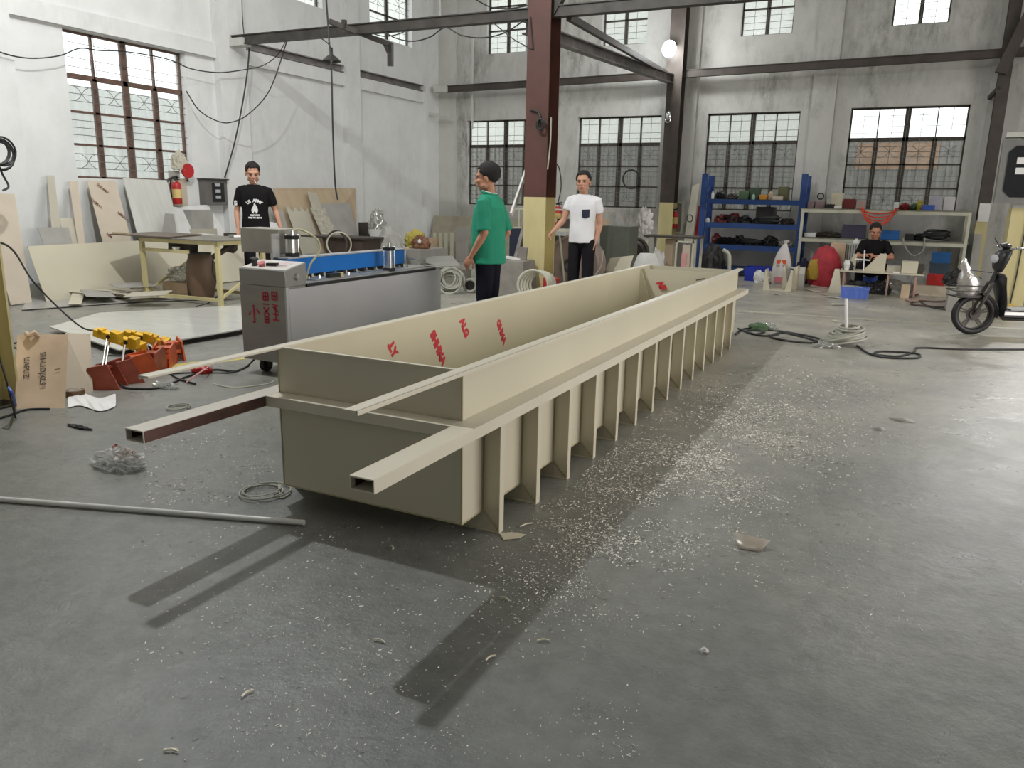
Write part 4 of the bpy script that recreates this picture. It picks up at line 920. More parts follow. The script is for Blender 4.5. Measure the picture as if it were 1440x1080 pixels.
q0, q1 = fl(598, 398), fl(642, 392)
panel('grey_slab', 'dusty grey slab lying on a block behind the machine', 'slab', [aY(600, 377, 11.2), aY(648, 375, 11.2), aY(636, 361, 12.1), aY(598, 362, 12.1)], M_sheetg, .02, (0, 0, 1))
zz = min(aY(600, 377, 11.2).z, aY(648, 375, 11.2).z)
one(B().box(aY(606, 376, 11.3).x, aY(646, 376, 11.3).x-.05, 11.35, 11.8, 0, zz-.03), 'support_block', M_conc, 'grey concrete block under the dusty slab', 'block')
q = fl(634, 412); coil('grey_cable_coil', 'large tangled coil of grey cable beside the end of the machine', V((q.x, q.y, .17)), .15, 16, .10, .011, M_gcable, 4, 'cable coil', .3, rotm(1.15, .25, .2))
q = fl(662, 411); t = thing('pipe_flange', 'short grey pipe end with flange lying beside the cable coil', 'pipe', (q.x, q.y, 0), .4)
B().tube([(0, -.10, .115), (0, .22, .115)], .085, 24).obj('pipe', M_sheetg, t, world=False)
B().torus((0, -.11, .115), .092, .020, rotm(PI/2, 0, 0), 28, 8).obj('flange_ring', M_gcable, t, world=False)
B().cyl((0, -.105, .115), (0, -.101, .115), .075, 24).obj('dark_bore', M_black, t, world=False)
# floor sheets
pts = [fl(x, y, .05) for x, y in ((168, 494), (336, 465), (560, 405), (335, 431), (140, 441), (70, 461))]
panel('floor_sheet', 'large glossy white sheet lying raised on the floor behind the clamps', 'sheet', pts, M_whit2, .012, (0, 0, 1))
cc = sum(pts, V())/6
panel('sheet_pallet', 'dark pallet under the glossy white floor sheet', 'pallet', [cc+(p-cc)*.93-V((0, 0, .05)) for p in pts], M_steelb, .045, (0, 0, 1))
pts = [fl(x, y, .012) for x, y in ((30, 436), (200, 424), (330, 420), (210, 408), (45, 412))]
panel('floor_sheet', 'dull grey sheet on the floor in front of the offcut heap', 'sheet', pts, mat('dusty_floor_sheet', (.40, .39, .36), .3, var=.1), .006, (0, 0, 1))
panel('painted_line', 'short yellow painted line on the floor left of the machine', 'floor line', [fl(200, 518, .001), fl(345, 500, .001), fl(345, 505, .001), fl(200, 526, .001)], mat('yellow_floor_paint', (.60, .50, .14), .6, var=.3, vs=20), .001, (0, 0, 1))
# signboard and boards by the left column
bl, br = fl(21, 575), fl(91, 574); tl, tr = aY(24, 471, bl.y+.24), aY(95, 470, br.y+.24)
sg = panel('cardboard_sign', 'brown cardboard sheet with handwriting leaning beside the yellow column', 'sign', [bl, br, tr, tl], M_card, .006, (-.4, 1, 0))
xd = (br-bl).normalized(); dn = (bl-tl).normalized(); nn = xd.cross(dn)
if nn.y > 0: nn = -nn
def hand_txt(tx, size, px, py):
    t_ = (px-21)/70; v_ = (py-471)/103; o_ = tl.lerp(tr, t_)+(bl-tl)*v_+nn*.003
    o = put_text(tx, size, o_, dn, nn.cross(dn), M_ink, None, 'handwriting'); o.data.transform(Matrix.Translation(-V(sg.location))); o.parent = sg; return o
hand_txt('UAPUZ', .050, 35, 518); hand_txt('SH-LIOJKL9', .052, 57, 520); hand_txt('I', .05, 77, 521)
one(B().tube(catmull([tl.lerp(tr, .2)+nn*.02, tl.lerp(tr, .3)+nn*.05-V((0, 0, .03)), tl.lerp(tr, .38)+nn*.03, tl.lerp(tr, .42)-V((0, 0, .02))+nn*.02]), .016, 6), 'torn_tape', M_card, 'torn curl of paper at the top of the cardboard sign', 'scrap')
bl, br = fl(86, 556), fl(131, 551); tl, tr = aY(92, 468, bl.y+.18), aY(127, 470, br.y+.18)
panel('grey_board', 'plain grey-beige board leaning behind the cardboard sign', 'board', [bl, br, tr, tl], M_board, .01, (-.4, 1, 0))
q = fl(106, 557); t = thing('tape_roll', 'brown roll of packing tape on the floor by the grey board', 'tape', q)
B().lathe([(.042, .001), (.062, .001), (.062, .045), (.042, .045), (.042, .001)], (0, 0, 0), 28).obj('tape', mat('brown_tape', (.14, .08, .04), .3), t, world=False)
B().lathe([(.038, .0), (.0415, .0), (.0415, .046), (.038, .046), (.038, 0)], (0, 0, 0), 28).obj('paper_core', M_whit2, t, world=False)
b = B(); g = [[fl(95+68*i/14, 574-19*j/5-(4*math.sin(i*.5)), .004+.03*abs(math.sin(i*.9+j*.7))*(1-abs(j-2.5)/3.2)) for i in range(15)] for j in range(6)]
b._q([p for r in g for p in r], [(j*15+i, j*15+i+1, j*15+i+16, j*15+i+15) for j in range(5) for i in range(14)])
o = one(b, 'plastic_sheet', M_white, 'crumpled white plastic sheet on the floor beside the cardboard sign', 'plastic sheet'); o.modifiers.new('t', 'SOLIDIFY').thickness = .003; o.modifiers.new('s', 'SUBSURF').levels = 2
# clamps: orange-red foot, two rods, yellow head
cl = [((146, 545), (152, 472), .0, 'red clamp standing nearest to the grey board, yellow head up'), ((172, 538), (176, 480), .1, 'clamp with yellow head second from the grey board'), ((196, 528), (188, 486), -.2, 'middle clamp with brick red foot in the clamp heap'), ((214, 522), (196, 474), .3, 'clamp behind the middle one, head leaning left'), ((232, 514), (205, 476), .1, 'clamp with the long yellow head at the top of the heap'), ((243, 506), (222, 480), .2, 'orange footed clamp at the right end of the heap')]
for i, (f, h, r_, lb) in enumerate(cl):
    base = fl(*f); head = aY(*h, base.y+.10); t = thing('floor_clamp', lb, 'clamp', base, 0, 'clamps heaped on the floor')
    R = rotm(0, 0, .5+r_+i*.4)
    b = B()
    for s_ in (-1, 1): b.prism([base+R@V((-.13, s_*.06, .0)), base+R@V((.15, s_*.06, .0)), base+R@V((.07, s_*.06, .19)), base+R@V((-.07, s_*.06, .16))], R@V((0, s_*.014, 0)))
    b.ob(base+V((0, 0, .06)), (.16, .11, .03), R@rotm(0, .3, 0)); b.ob(base+V((0, 0, .15)), (.11, .11, .02), R)
    b.obj('foot', M_orange if i in (2, 4, 5) else mat('brick_red_plastic', (.38, .085, .05), .45, var=.35, vs=9), t)
    for s_ in (-1, 1): B().tube([base+R@V((0, s_*.025, .10)), head+R@V((0, s_*.025, -.01))], .006, 8).obj('rod', M_chrome, t)
    R2 = rotm(.1, .25, .35+r_)
    hb_ = B().ob(head, (.20+(.16 if i == 4 else 0), .06, .055), R2).ob(head+R2@V((.08, .0, .01)), (.03, .075, .075), R2).ob(head+R2@V((.05, 0, .035)), (.04, .06, .03), R2).ob(head+R2@V((-.05, 0, .02)), (.03, .06, .04), R2)
    hb_.obj('head', M_clampy, t); B().cyl(head+R2@V((.02, -.03, .005)), head+R2@V((.02, -.036, .005)), .015, 12).obj('bolt', M_black, t)
q = fl(283, 524); heap('red_cloth', 'small red cloth bundle on the floor left of the machine caster', 'cloth', (q.x, q.y, 0), (.09, .06, .045), M_redp, 3, .3)
line('pink_strap', 'pale pink strap lying across the red cloth bundle', [fl(262, 538, .01), fl(275, 528, .05), fl(290, 518, .07), fl(298, 512, .02)], .006, mat('pink_strap', (.7, .35, .35), .6), 'strap')
# cables on the left
line('black_cable', 'black cable sagging from the left column down to the clamp heap', [V((-5.13, 2.9, aY(8, 340, 2.9).z)), aY(14, 348, 3.2), aY(50, 400, 3.7), aY(110, 457, 3.9), aY(140, 466, 4.0), aY(158, 478, 4.0)], .007, M_cable)
line('black_cable', 'black cable looping on the floor in front of the clamps', [fl(170, 540, .02), fl(180, 546, .008), fl(225, 545, .008), fl(262, 530, .008), fl(300, 520, .008), fl(330, 522, .008), fl(350, 514, .008)], .008, M_cable)
line('black_cable', 'black cable arching over the clamp heap', [fl(150, 500, .10), aY(195, 500, 4.3), aY(210, 498, 4.4), aY(228, 512, 4.4), fl(246, 530, .01), fl(275, 540, .008)], .007, M_cable)
line('black_cable', 'black cable lying along the floor at the left column foot', [fl(-10, 590, .008), fl(10, 585, .008), fl(38, 576, .008), fl(70, 575, .01)], .007, M_cable)
line('black_cable', 'short black cable leaving the cardboard sign to the left edge', [aY(-8, 480, 2.72), aY(0, 505, 2.75), aY(10, 540, 2.75), fl(22, 588, .008)], .006, M_cable)
line('blue_hose_end', 'thin blue tipped hose at the foot of the left column', [aY(12, 545, 2.75), aY(18, 555, 2.76), fl(22, 570, .01)], .009, M_bluep, 'hose')
coil('black_cable_tangle', 'tangle of black cables behind the cardboard sign', fl(62, 500, .01), .25, 5, .10, .009, M_cable, 8, 'cable', .35, ecc=.4)
coil('wall_cable_coil', 'black cable bunch hanging at the far left edge', aX(-3, 215, -9.5), .15, 6, .05, .012, M_cable, 2, 'cable', .2, rotm(0, PI/2, 0), tail=[aX(4, 246, -9.5), aX(12, 262, -9.5), aX(4, 268, -9.5)])
bag('plastic_wrap', 'small crumpled clear wrap on the cable in front of the clamps', fl(234, 545), (.11, .05, .025), M_film, 5, 'plastic wrap')
# foreground left litter

q = fl(168, 656); t = thing('litter_bag', 'crumpled clear plastic bag with red print on the floor left of the tank', 'bag', q)
heap('bag_film', '', '', (q.x, q.y, 0), (.15, .09, .06), M_film, 9, .45, 5, parent=t)
heap('red_scrap', '', '', fl(165, 638, .03), (.03, .02, .03), M_redp, 2, .5, 5, parent=t)
heap('white_scrap', '', '', fl(178, 648, .02), (.06, .04, .04), mat('pinkish_paper', (.62, .50, .47), .6), 4, .6, 6, parent=t)
one(B().cyl(fl(-25, 700, .014), fl(428, 735, .014), .0125, 16), 'plastic_pipe', mat('white_grey_pipe', (.62, .63, .60), .35), 'long thin white pipe lying on the floor at the left', 'pipe')
heap('black_scrap', 'flat black scrap on the floor behind the left tube', 'scrap', fl(112, 602), (.10, .02, .012), M_black, 3, .4)
coil('thin_wire_coil', 'loose coil of thin grey wire on the floor beside the tank', fl(370, 692, .005), .10, 3.3, .012, .004, M_gcable, 6, 'wire', .2, tail=[fl(395, 700, .006), fl(408, 694, .006)])
coil('thin_wire_coil', 'small coil of grey wire between the two left tubes', fl(252, 573, .005), .06, 3, .01, .004, M_gcable, 3, 'wire', .3)
line('pale_string', 'thin cream cord lying on the floor before the machine caster', [fl(300, 540, .004), fl(330, 545, .004), fl(375, 540, .004), fl(386, 535, .004)], .005, M_cream, 'cord')

# ------------------------------------------------------------------ middle: behind the tank
Q = aY(745, 395, 9.3)
t = thing('hose_coil', 'pale coiled hose standing at the foot of the red column', 'hose', (Q.x, 9.45, 0))
for i in range(5): B().torus((Q.x+.02*i, 9.40+.035*i, .30), .20-.008*i, .017, rotm(PI/2, .0, .35), 36, 8).obj('loop', mat('pale_hose', (.58, .57, .47), .4), t)
b = B(); x0, x1 = aY(706, 398, 9.9).x, aY(744, 398, 9.9).x; zt = aY(730, 366, 9.9).z
b.prism([(x0-.1, 9.70, 0), (x1+.06, 9.70, 0), (x1-.05, 9.78, zt), (x0-.05, 9.78, zt)], (0, .40, 0))
one(b, 'concrete_block', M_conc, 'dusty grey concrete block left of the red column', 'block', bevel=.01)
one(B().ob((aY(735, 360, 10.0).x, 10.0, zt+.09), (.12, .12, .17), rotm(0, .1, .3)), 'small_block', M_conc, 'small grey block on top of the concrete block', 'block')
one(B().ob((aY(722, 366, 9.95).x, 9.95, zt+.02), (.22, .12, .03), rotm(0, .1, .2)), 'white_rag', M_white, 'white rag on the concrete block by the column', 'rag')
one(B().bar(aY(719, 302, 10.2), aY(746, 222, 10.9), .03, .07), 'white_pipe', M_white, 'white square pipe leaning behind the red column', 'pipe')
_a, _b = aY(724, 368, 10.5), aY(742, 300, 11.2)
one(B().bar(_a+(_a-_b)*((_a.z-.03)/(_b.z-_a.z)), _b, .05, .07), 'angle_bar', M_galv, 'brown steel angle leaning behind the column, lower than the white pipe', 'bar')
one(B().bar(fl(797, 425, .02)+V((0, .0, 0)), aY(787, 330, 9.62), .020, .020), 'wooden_stick', M_cream, 'thin pale stick held upright by the man in white', 'stick')
line('dangling_wire', 'thin pale wire hanging from the left hand of the man in white', [aY(848, 352, 9.6), aY(846, 372, 9.6), aY(836, 388, 9.55), aY(826, 396, 9.5)], .005, M_gcable, 'wire')
px_box('red_can', 'small red can top showing at the foot of the red column', 'can', 763, 781, 391, 420, 9.9, .12, M_redp, 0)
# cable drum behind the white-shirted man
q = aY(806, 357, 11.2); t = thing('cable_drum', 'big dusty brown drum standing behind the man in white', 'drum', (q.x, 11.3, 0)); dr = .43
z_ = dr+.02
b = B(); b.cyl((q.x, 11.2, z_), (q.x, 11.5, z_), dr, 40); b.obj('drum_body', mat('dusty_brown_drum', (.25, .19, .16), .6, var=.3), t)
B().torus((q.x, 11.19, z_), dr*.97, .03, rotm(PI/2, 0, 0), 40, 8).obj('rim', mat('dusty_brown_drum', 0), t)
B().torus((q.x-.04, 11.17, z_-.02), .09, .022, rotm(PI/2, 0, 0), 24, 8, .2, 4.6).obj('handle', M_steel, t)
b = B(); b.box(aY(845, 300, 12.3).x, aY(886, 300, 12.3).x, 12.3, 12.8, 0, aY(865, 318, 12.3).z); one(b, 'green_cabinet', mat('dull_green_metal', (.10, .11, .085), .5), 'dull green metal cabinet right of the man in white', 'cabinet', bevel=.006)
# rack with rails behind the column
t = thing('rail_rack', 'cream steel rack with railing between the column and the man in white', 'rack', (aY(815, 320, 12.8).x, 12.9, 0))
xa, xb = aY(722, 300, 12.8).x, aY(862, 300, 12.8).x
z1_, z2_ = aY(800, 322, 12.8).z, aY(800, 294, 12.8).z
B().box(xa, xb, 12.8, 13.4, z1_-.05, z1_).obj('shelf_board', M_cream, t)
B().box(xa, xb, 12.8, 12.83, z2_-.03, z2_).obj('top_rail', M_cream, t)
for i in range(6): B().box(xa+.1+i*.33, xa+.12+i*.33, 12.8, 12.82, z1_, z2_-.03).obj('baluster', M_cream, t)
for x in (xa+.02, xb-.06):
    for y in (12.82, 13.34): B().box(x, x+.04, y, y+.04, 0, z1_-.05).obj('leg', M_cream, t)
px_box('dark_machine', 'dark machine block on the floor under the railed rack', 'machine', 740, 800, 332, 390, 12.95, .35, M_steelb, 0)
px_box('grey_panel_box', 'rounded grey green box on the railed rack', 'box', 803, 820, 281, 292, 13.0, .2, mat('dull_green_metal', 0), z1_+.001)
px_box('blue_box', 'dark blue box on the floor left of the red column', 'box', 716, 742, 322, 352, 12.4, .3, M_navy, 0)
extinguisher('red fire extinguisher standing on the rack behind the red column', (aY(783, 291, 13.05).x, 13.1, z1_), .46)
for px in (768, 795, 838): px_box('parts_tray', {768: 'grey parts tray on the railed rack next to the column', 795: 'dark parts tray in the middle of the railed rack', 838: 'brown parts tray at the right end of the railed rack'}[px], 'tray', px-12, px+12, 308, 319, 13.0, .25, {768: M_sheetg, 795: M_steelb, 838: M_card}[px], z1_+.001)
line('wall_wire', 'black wire hanging on the back wall right of the red column', [aY(779, 228, 16.9), aY(786, 236, 16.9), aY(789, 262, 16.9), aY(784, 288, 16.9)], .012, M_cable, 'wire')
line('rubber_ring', 'black rubber hose ring hanging on the window grille left of the dark column', [aY(888+14*math.cos(a)*.85, 252+13*math.sin(a), 17.06) for a in [i*PI/8 for i in range(17)]], .018, M_cable, 'hose')
# white box, funnel and fan beyond the far end of the tank
A_ = [aY(852, 378, 9.9), aY(886, 372, 9.9), aY(891, 359, 10.0), aY(858, 363, 10.0)]
t = thing('open_tray', 'cream open box standing just beyond the left rim of the tank', 'box', (A_[0].x+.15, 9.95, 0))
B().prism([A_[0]-V((0, 0, .5)), A_[1]-V((0, 0, .5)), A_[1], A_[2], A_[3], A_[0]], (0, .02, 0)).obj('front_board', M_pp, t)
B().box(A_[0].x, A_[1].x, 9.93, 10.3, 0, A_[0].z-.52).obj('base_block', M_sheet, t)
B().prism([A_[0]+V((0, .02, -.5)), A_[0]+V((0, .02, 0)), A_[3]+V((0, .35, 0)), A_[3]+V((0, .35, -.4))], (.012, 0, 0)).obj('side_board', M_pp, t)
q = aY(906, 372, 9.4); b = B()
b.lathe([(.17, 0), (.18, .35), (.17, .60), (.12, q.z+.10), (.09, q.z+.13)], (q.x, 9.5, 0), 28)
one(b, 'grey_canister', mat('pale_grey_plastic', (.50, .50, .47), .5), 'pale grey rounded canister beyond the far left corner of the tank', 'canister')
q = aY(893, 352, 13.2); t = thing('blower', 'black blower behind the pale grey canister', 'blower', (q.x, 13.2, 0))
B().torus((q.x, 13.15, .55), .24, .035, rotm(PI/2, 0, 0), 28, 8).obj('guard_ring', M_steelb, t)
B().cyl((q.x, 13.1, .55), (q.x, 13.35, .55), .17, 24).obj('motor', M_steelb, t); B().box(q.x-.2, q.x+.2, 13.1, 13.4, 0, .30).obj('base', M_steelb, t)
# side table, bag, cart, extinguisher board by the dark column
z_ = aY(940, 332, 13.6).z; xa, xb = aY(905, 332, 13.6).x, aY(982, 335, 13.6).x
t = thing('side_table', 'small table with dark top in front of the dark column', 'table', ((xa+xb)/2, 13.9, 0))
B().box(xa, xb, 13.6, 14.2, z_-.03, z_).obj('table_top', M_steelb, t)
for x in (xa+.04, xb-.08):
    for y in (13.64, 14.12): B().box(x, x+.04, y, y+.04, 0, z_-.03).obj('leg', M_cream, t)
z2 = aY(930, 372, 14.2).z
heap('white_bag', 'big white plastic bag hanging on the dark column above the side table', 'bag', (aY(926, 315, 14.9).x, 14.0, z_+.01), (.14, .12, .30), mat('white_bag_plastic', (.62, .60, .58), .4), 12, .35, 4)
heap('white_bag', 'lower white bag hanging beneath the side table edge', 'bag', (aY(924, 355, 13.4).x, 13.45, .08), (.15, .10, .33), mat('white_bag_plastic', 0), 13, .3, 4)
px_box('wood_blocks', 'yellow brown wooden piece on the floor under the side table', 'block', 934, 945, 336, 362, 13.8, .15, M_wood, 0)
xa, xb = aY(937, 300, 16.7).x, aY(958, 300, 16.7).x; za, zb_ = aY(947, 326, 16.7).z, aY(947, 286, 16.7).z
t = thing('extinguisher_board', 'cream framed grey board on the wall right of the dark column', 'board', ((xa+xb)/2, 16.8, za))
B().box(xa, xb, 16.75, 16.86, za, zb_).obj('board', M_sheetg, t); B().box(xa-.04, xa, 16.72, 16.86, za-.04, zb_+.04).box(xb, xb+.04, 16.72, 16.86, za-.04, zb_+.04).box(xa, xb, 16.72, 16.86, zb_, zb_+.04).box(xa, xb, 16.72, 16.86, za-.04, za).obj('frame', M_cream, t)
q = aY(948, 321, 16.6); extinguisher('red fire extinguisher hanging on the framed board by the dark column', (q.x, 16.6, q.z), .42)
line('wall_conduit', 'dark conduit running down the pilaster right of the dark column', [aY(948, 150, 16.8), aY(960, 151, 16.8), aY(957, 200, 16.8), aY(949, 258, 16.8), aY(944, 262, 16.8)], .016, M_steel, 'conduit')
xa, xb = aY(950, 350, 13.3).x, aY(976, 350, 13.3).x; t = thing('cream_cart', 'cream upright frame cart standing behind the far end of the tank', 'cart', ((xa+xb)/2, 13.4, 0)); zt = aY(965, 339, 13.3).z
B().box(xa, xa+.03, 13.28, 13.31, 0, zt).box(xb-.03, xb, 13.28, 13.31, 0, zt).box(xa, xb, 13.28, 13.31, zt-.03, zt).box(xa, xb, 13.28, 13.31, .1, .13).obj('frame', M_cream, t)
B().box(xa+.12, xb-.06, 13.30, 13.32, .14, zt-.06).obj('panel', M_board, t); B().box(xa+.12, xa+.2, 13.26, 13.295, .3, zt-.2).obj('pinkish_strip', mat('pink_strap', 0), t)
one(B().bar((aY(978, 300, 16.3).x, 16.3, .03), aY(984, 290, 16.85), .06, .03), 'red_bar', M_redp, 'red bar leaning left of the blue rack', 'bar')
panel('pale_slab', 'pale slab leaning on the wall left of the blue rack', 'slab', [aY(962, 340, 16.2), aY(974, 340, 16.2), aY(984, 258, 16.7), aY(974, 262, 16.7)], M_sheet, .015, (0, -1, 0))
line('thin_ring', 'small black wire ring above the pale slab', [aY(970+4*math.cos(a), 307+5*math.sin(a), 16.2) for a in [i*PI/5 for i in range(11)]], .01, M_cable, 'wire')

# ------------------------------------------------------------------ blue rack
YF_, YR_ = 16.02, 16.6
bx0, bx1 = aY(988, 300, YF_).x, aY(1127, 300, YF_).x; bz = aY(990, 244, YF_).z
t = thing('blue_rack', 'blue steel storage rack below the third window', 'rack', ((bx0+bx1)/2, 16.3, 0))
for x in (bx0, bx1):
    for y in (YF_, YR_): B().box(x-.055, x+.055, y-.035, y+.035, 0, bz if y < 16.2 else bz-.02).obj('upright', M_blue, t)
    for z in (.3, .9, 1.5): B().bar((x, YF_+.03, z), (x, YR_-.03, z+.25), .03, .02).obj('side_brace', M_blue, t)
SZ = [aY(1055, 281, YF_).z, aY(1055, 315, YF_).z, aY(1055, 346, YF_).z, aY(1055, 378, YF_).z]
for z in SZ:
    B().box(bx0+.056, bx1-.056, YF_-.02, YF_+.02, z-.09, z-.005).box(bx0+.056, bx1-.056, YR_-.02, YR_+.02, z-.09, z-.005).obj('shelf_beam', M_blue, t)
    B().box(bx0+.056, bx1-.056, YF_-.015, YR_+.015, z-.004, z+.006).obj('shelf_deck', mat('shelf_deck_blue', (.02, .06, .16), .5), t)
def shelf_item(name, label, cat, x0, x1, y0, y1, z, m, Y=16.12, d=.3, round_=False, sh='box', grp=None, seed=1):
    a, c = aY(x0, (y0+y1)/2, Y).x, aY(x1, (y0+y1)/2, Y).x; h = aY((x0+x1)/2, y0, Y).z-aY((x0+x1)/2, y1, Y).z; z += .007
    if sh == 'box': return one(B().box(a, c, Y, Y+d, z, z+h), name, m, label, cat, grp, .008)
    if sh == 'cyl': r = (c-a)/2; return one(B().lathe([(r*.9, 0), (r, h*.1), (r, h*.7), (r*.45, h*.85), (r*.4, h)], ((a+c)/2, Y+r, z), 16), name, m, label, cat, grp)
    if sh == 'drill':
        b = B().cyl(((a+c)/2, Y, z+h*.75), ((a+c)/2+.0, Y+.24, z+h*.75), h*.24, 14).bar(((a+c)/2, Y+.16, z+h*.7), ((a+c)/2, Y+.20, z), .035, .04).ob(((a+c)/2, Y+.19, z+.02), (c-a, .10, .04))
        return one(b, name, m, label, cat, grp, 0)
    if sh == 'coil': return coil(name, label, ((a+c)/2, Y+.15, z+.02), (c-a)/2*.9, 7, h*.8, .012, m, seed, cat, .15, ecc=.6)
    return heap(name, label, cat, ((a+c)/2, Y+.15, z), ((c-a)/2, .14, h*.62), m, seed, .4, 4)
it = [('power_tool', 'black power tool at the left end of the top blue shelf', 'tool', 1004, 1018, 265, 277, 0, M_blackp, 'heap'),
 ('small_bottle', 'small whitish bottle first on the top blue shelf', 'bottle', 1000, 1004, 266, 277, 0, M_white, 'cyl'),
 ('tool_bag', 'dark grey bag next to the black power tool on the top blue shelf', 'bag', 1020, 1036, 269, 277, 0, M_steelb, 'heap'),
 ('green_case', 'green tool case on the top blue shelf', 'case', 1039, 1053, 265, 277, 0, M_green, 'box'),
 ('dark_green_box', 'tall dark green box in the middle of the top blue shelf', 'box', 1055, 1067, 260, 277, 0, mat('dark_green', (.03, .06, .03), .5), 'box'),
 ('pale_jar', 'small pale green jar in front of the dark green box', 'jar', 1057, 1062, 269, 277, 0, mat('pale_green_jar', (.35, .50, .42), .4), 'cyl'),
 ('orange_box', 'small orange box on the top blue shelf', 'box', 1068, 1079, 270, 277, 0, mat('orange_card', (.65, .28, .03), .5), 'box'),
 ('tan_bottle', 'tan bottle right of the orange box', 'bottle', 1080, 1088, 264, 277, 0, M_wood, 'cyl'),
 ('olive_crate', 'tall olive crate at the right end of the top blue shelf', 'crate', 1094, 1108, 258, 277, 0, mat('olive_plastic', (.10, .10, .04), .5), 'box'),
 ('tan_tray', 'flat tan tray in front of the olive crate', 'tray', 1086, 1101, 272, 277, 0, M_board, 'box'),
 ('black_crate', 'wide black crate on the second blue shelf', 'crate', 1063, 1089, 287, 311, 1, M_blackp, 'box'),
 ('cable_heap', 'heap of black cables on the second blue shelf', 'cable', 1062, 1096, 301, 311, 1, M_cable, 'coil'),
 ('dark_red_drill', 'dark red drill at the left of the second blue shelf', 'drill', 1008, 1020, 299, 311, 1, mat('dark_red_plastic', (.16, .02, .02), .4), 'drill'),
 ('black_drill', 'black drill on the second blue shelf beside the dark red one', 'drill', 1024, 1036, 301, 311, 1, M_blackp, 'drill'),
 ('grinder', 'small black grinder with upright handles on the second blue shelf', 'grinder', 1042, 1053, 299, 311, 1, M_blackp, 'drill'),
 ('white_tub', 'small white tub at the left end of the second blue shelf', 'cap', 992, 998, 305, 311, 1, M_white, 'cyl'),
 ('tool_heap', 'heap of dark hand tools at the right of the second blue shelf', 'tools', 1098, 1116, 302, 311, 1, M_steelb, 'heap'),
 ('black_cloth', 'black cloth heap on the third blue shelf', 'cloth', 1005, 1035, 333, 343, 2, M_tee, 'heap'),
 ('pointed_bag', 'black pointed bag on the right of the third blue shelf', 'bag', 1072, 1092, 330, 344, 2, M_black, 'heap'),
 ('wire_tangle', 'tangle of dark wires in the middle of the third blue shelf', 'wire', 1038, 1070, 336, 343, 2, M_cable, 'coil'),
 ('grey_sack', 'dull grey sack at the right end of the third blue shelf', 'sack', 1094, 1116, 334, 344, 2, M_sheetg, 'heap')]
for i, (nm, lb, ct, x0, x1, y0, y1, lv, m, sh) in enumerate(it):
    Yd = 16.05 if nm in ('pale_jar', 'tan_tray', 'cable_heap', 'small_bottle') else 16.2
    shelf_item(nm, lb, ct, x0, x1, y0, y1, SZ[lv], m, Yd, .08 if Yd < 16.1 else .3, sh=sh, seed=i)
_r = random.Random(77)
for lv, nm, grp in ((1, 'second', 'hand tools on the second blue shelf'), (2, 'third', 'hand tools on the third blue shelf')):
    for i in range(12):
        x = bx0+.15+(bx1-bx0-.3)*(i+_r.random()*.6)/12; sz = .05+_r.random()*.05
        heap('hand_tool', '%s small dark tool from the left in the clutter of the %s blue shelf' % (('first', 'second', 'third', 'fourth', 'fifth', 'sixth', 'seventh', 'eighth', 'ninth', 'tenth', 'eleventh', 'twelfth')[i], nm), 'tool', (x, 16.42+_r.random()*.08, SZ[lv]+.007), (sz, .05, sz*(.7+_r.random()*.7)), [M_blackp, M_steelb, M_black, mat('dark_red_plastic', 0)][i % 4 if i % 8 else 3], i+60, .5, 5, group=grp, sub=3)
q = aY(1001, 372, 15.5); heap('black_machine_cover', 'black covered machine on the floor under the left of the blue rack', 'machine', (q.x, 15.6, 0), (.22, .18, .42), M_black, 4, .25)
line('cream_horn', 'curved cream hose standing in front of the blue rack', [(aY(1027, 370, 15.3).x, 15.3, .0), aY(1026, 362, 15.3), aY(1023, 355, 15.3), aY(1017, 351, 15.3)], .035, M_cream, 'hose')
q = aY(1066, 386, 15.1); bin_('blue_crate', 'blue plastic crate on the floor in front of the blue rack', (q.x, 15.3, 0), .50, .36, .26, mat('deep_blue_plastic', (.015, .035, .42), .4), 0, cat='crate')
q = fl(1062, 391); heap('white_bag_small', 'small white printed bag beside the blue crate', 'bag', (aY(1068, 385, 14.85).x, 14.9, 0), (.10, .08, .14), M_white, 6, .4)
heap('grey_bag', 'pale grey bag between the blue crate and the white sack', 'bag', (aY(1082, 385, 14.9).x, 14.95, 0), (.14, .12, .14), M_sheet, 8, .4)
# tall white sack with red print
q = aY(1098, 390, 14.9); t = thing('woven_sack', 'tall white woven sack with red print tied at the top', 'sack', (q.x, 14.9, 0)); zt = aY(1100, 338, 14.9).z; hh = zt
B().loft([[V((q.x+r*(1+.10*math.sin(a*3+z*5))*math.cos(a)+dx, 14.9+r*.75*(1+.12*math.sin(a*4+z*3))*math.sin(a), z*hh)) for a in [2*PI*i/24 for i in range(24)]] for z, r, dx in ((0, .15, -.02), (.08, .175, -.02), (.3, .17, -.01), (.5, .15, 0), (.7, .11, .01), (.85, .06, .02), (.93, .025, .03), (1.0, .05, .05))]).obj('sack_body', mat('white_sack', (.62, .58, .57), .6, var=.1), t)
for i in (-1, 1): B().ob((q.x+i*.045, 14.79, hh*.52), (.07, .02, .075)).obj('red_print', mat('orange_red_print', (.66, .10, .04), .6), t)
B().ob((q.x, 14.785, hh*.43), (.17, .02, .03)).obj('grey_print', M_sheetg, t); B().ob((q.x, 14.76, hh*.11), (.20, .03, .10)).obj('pink_print', mat('pink_print', (.50, .16, .18), .6), t)

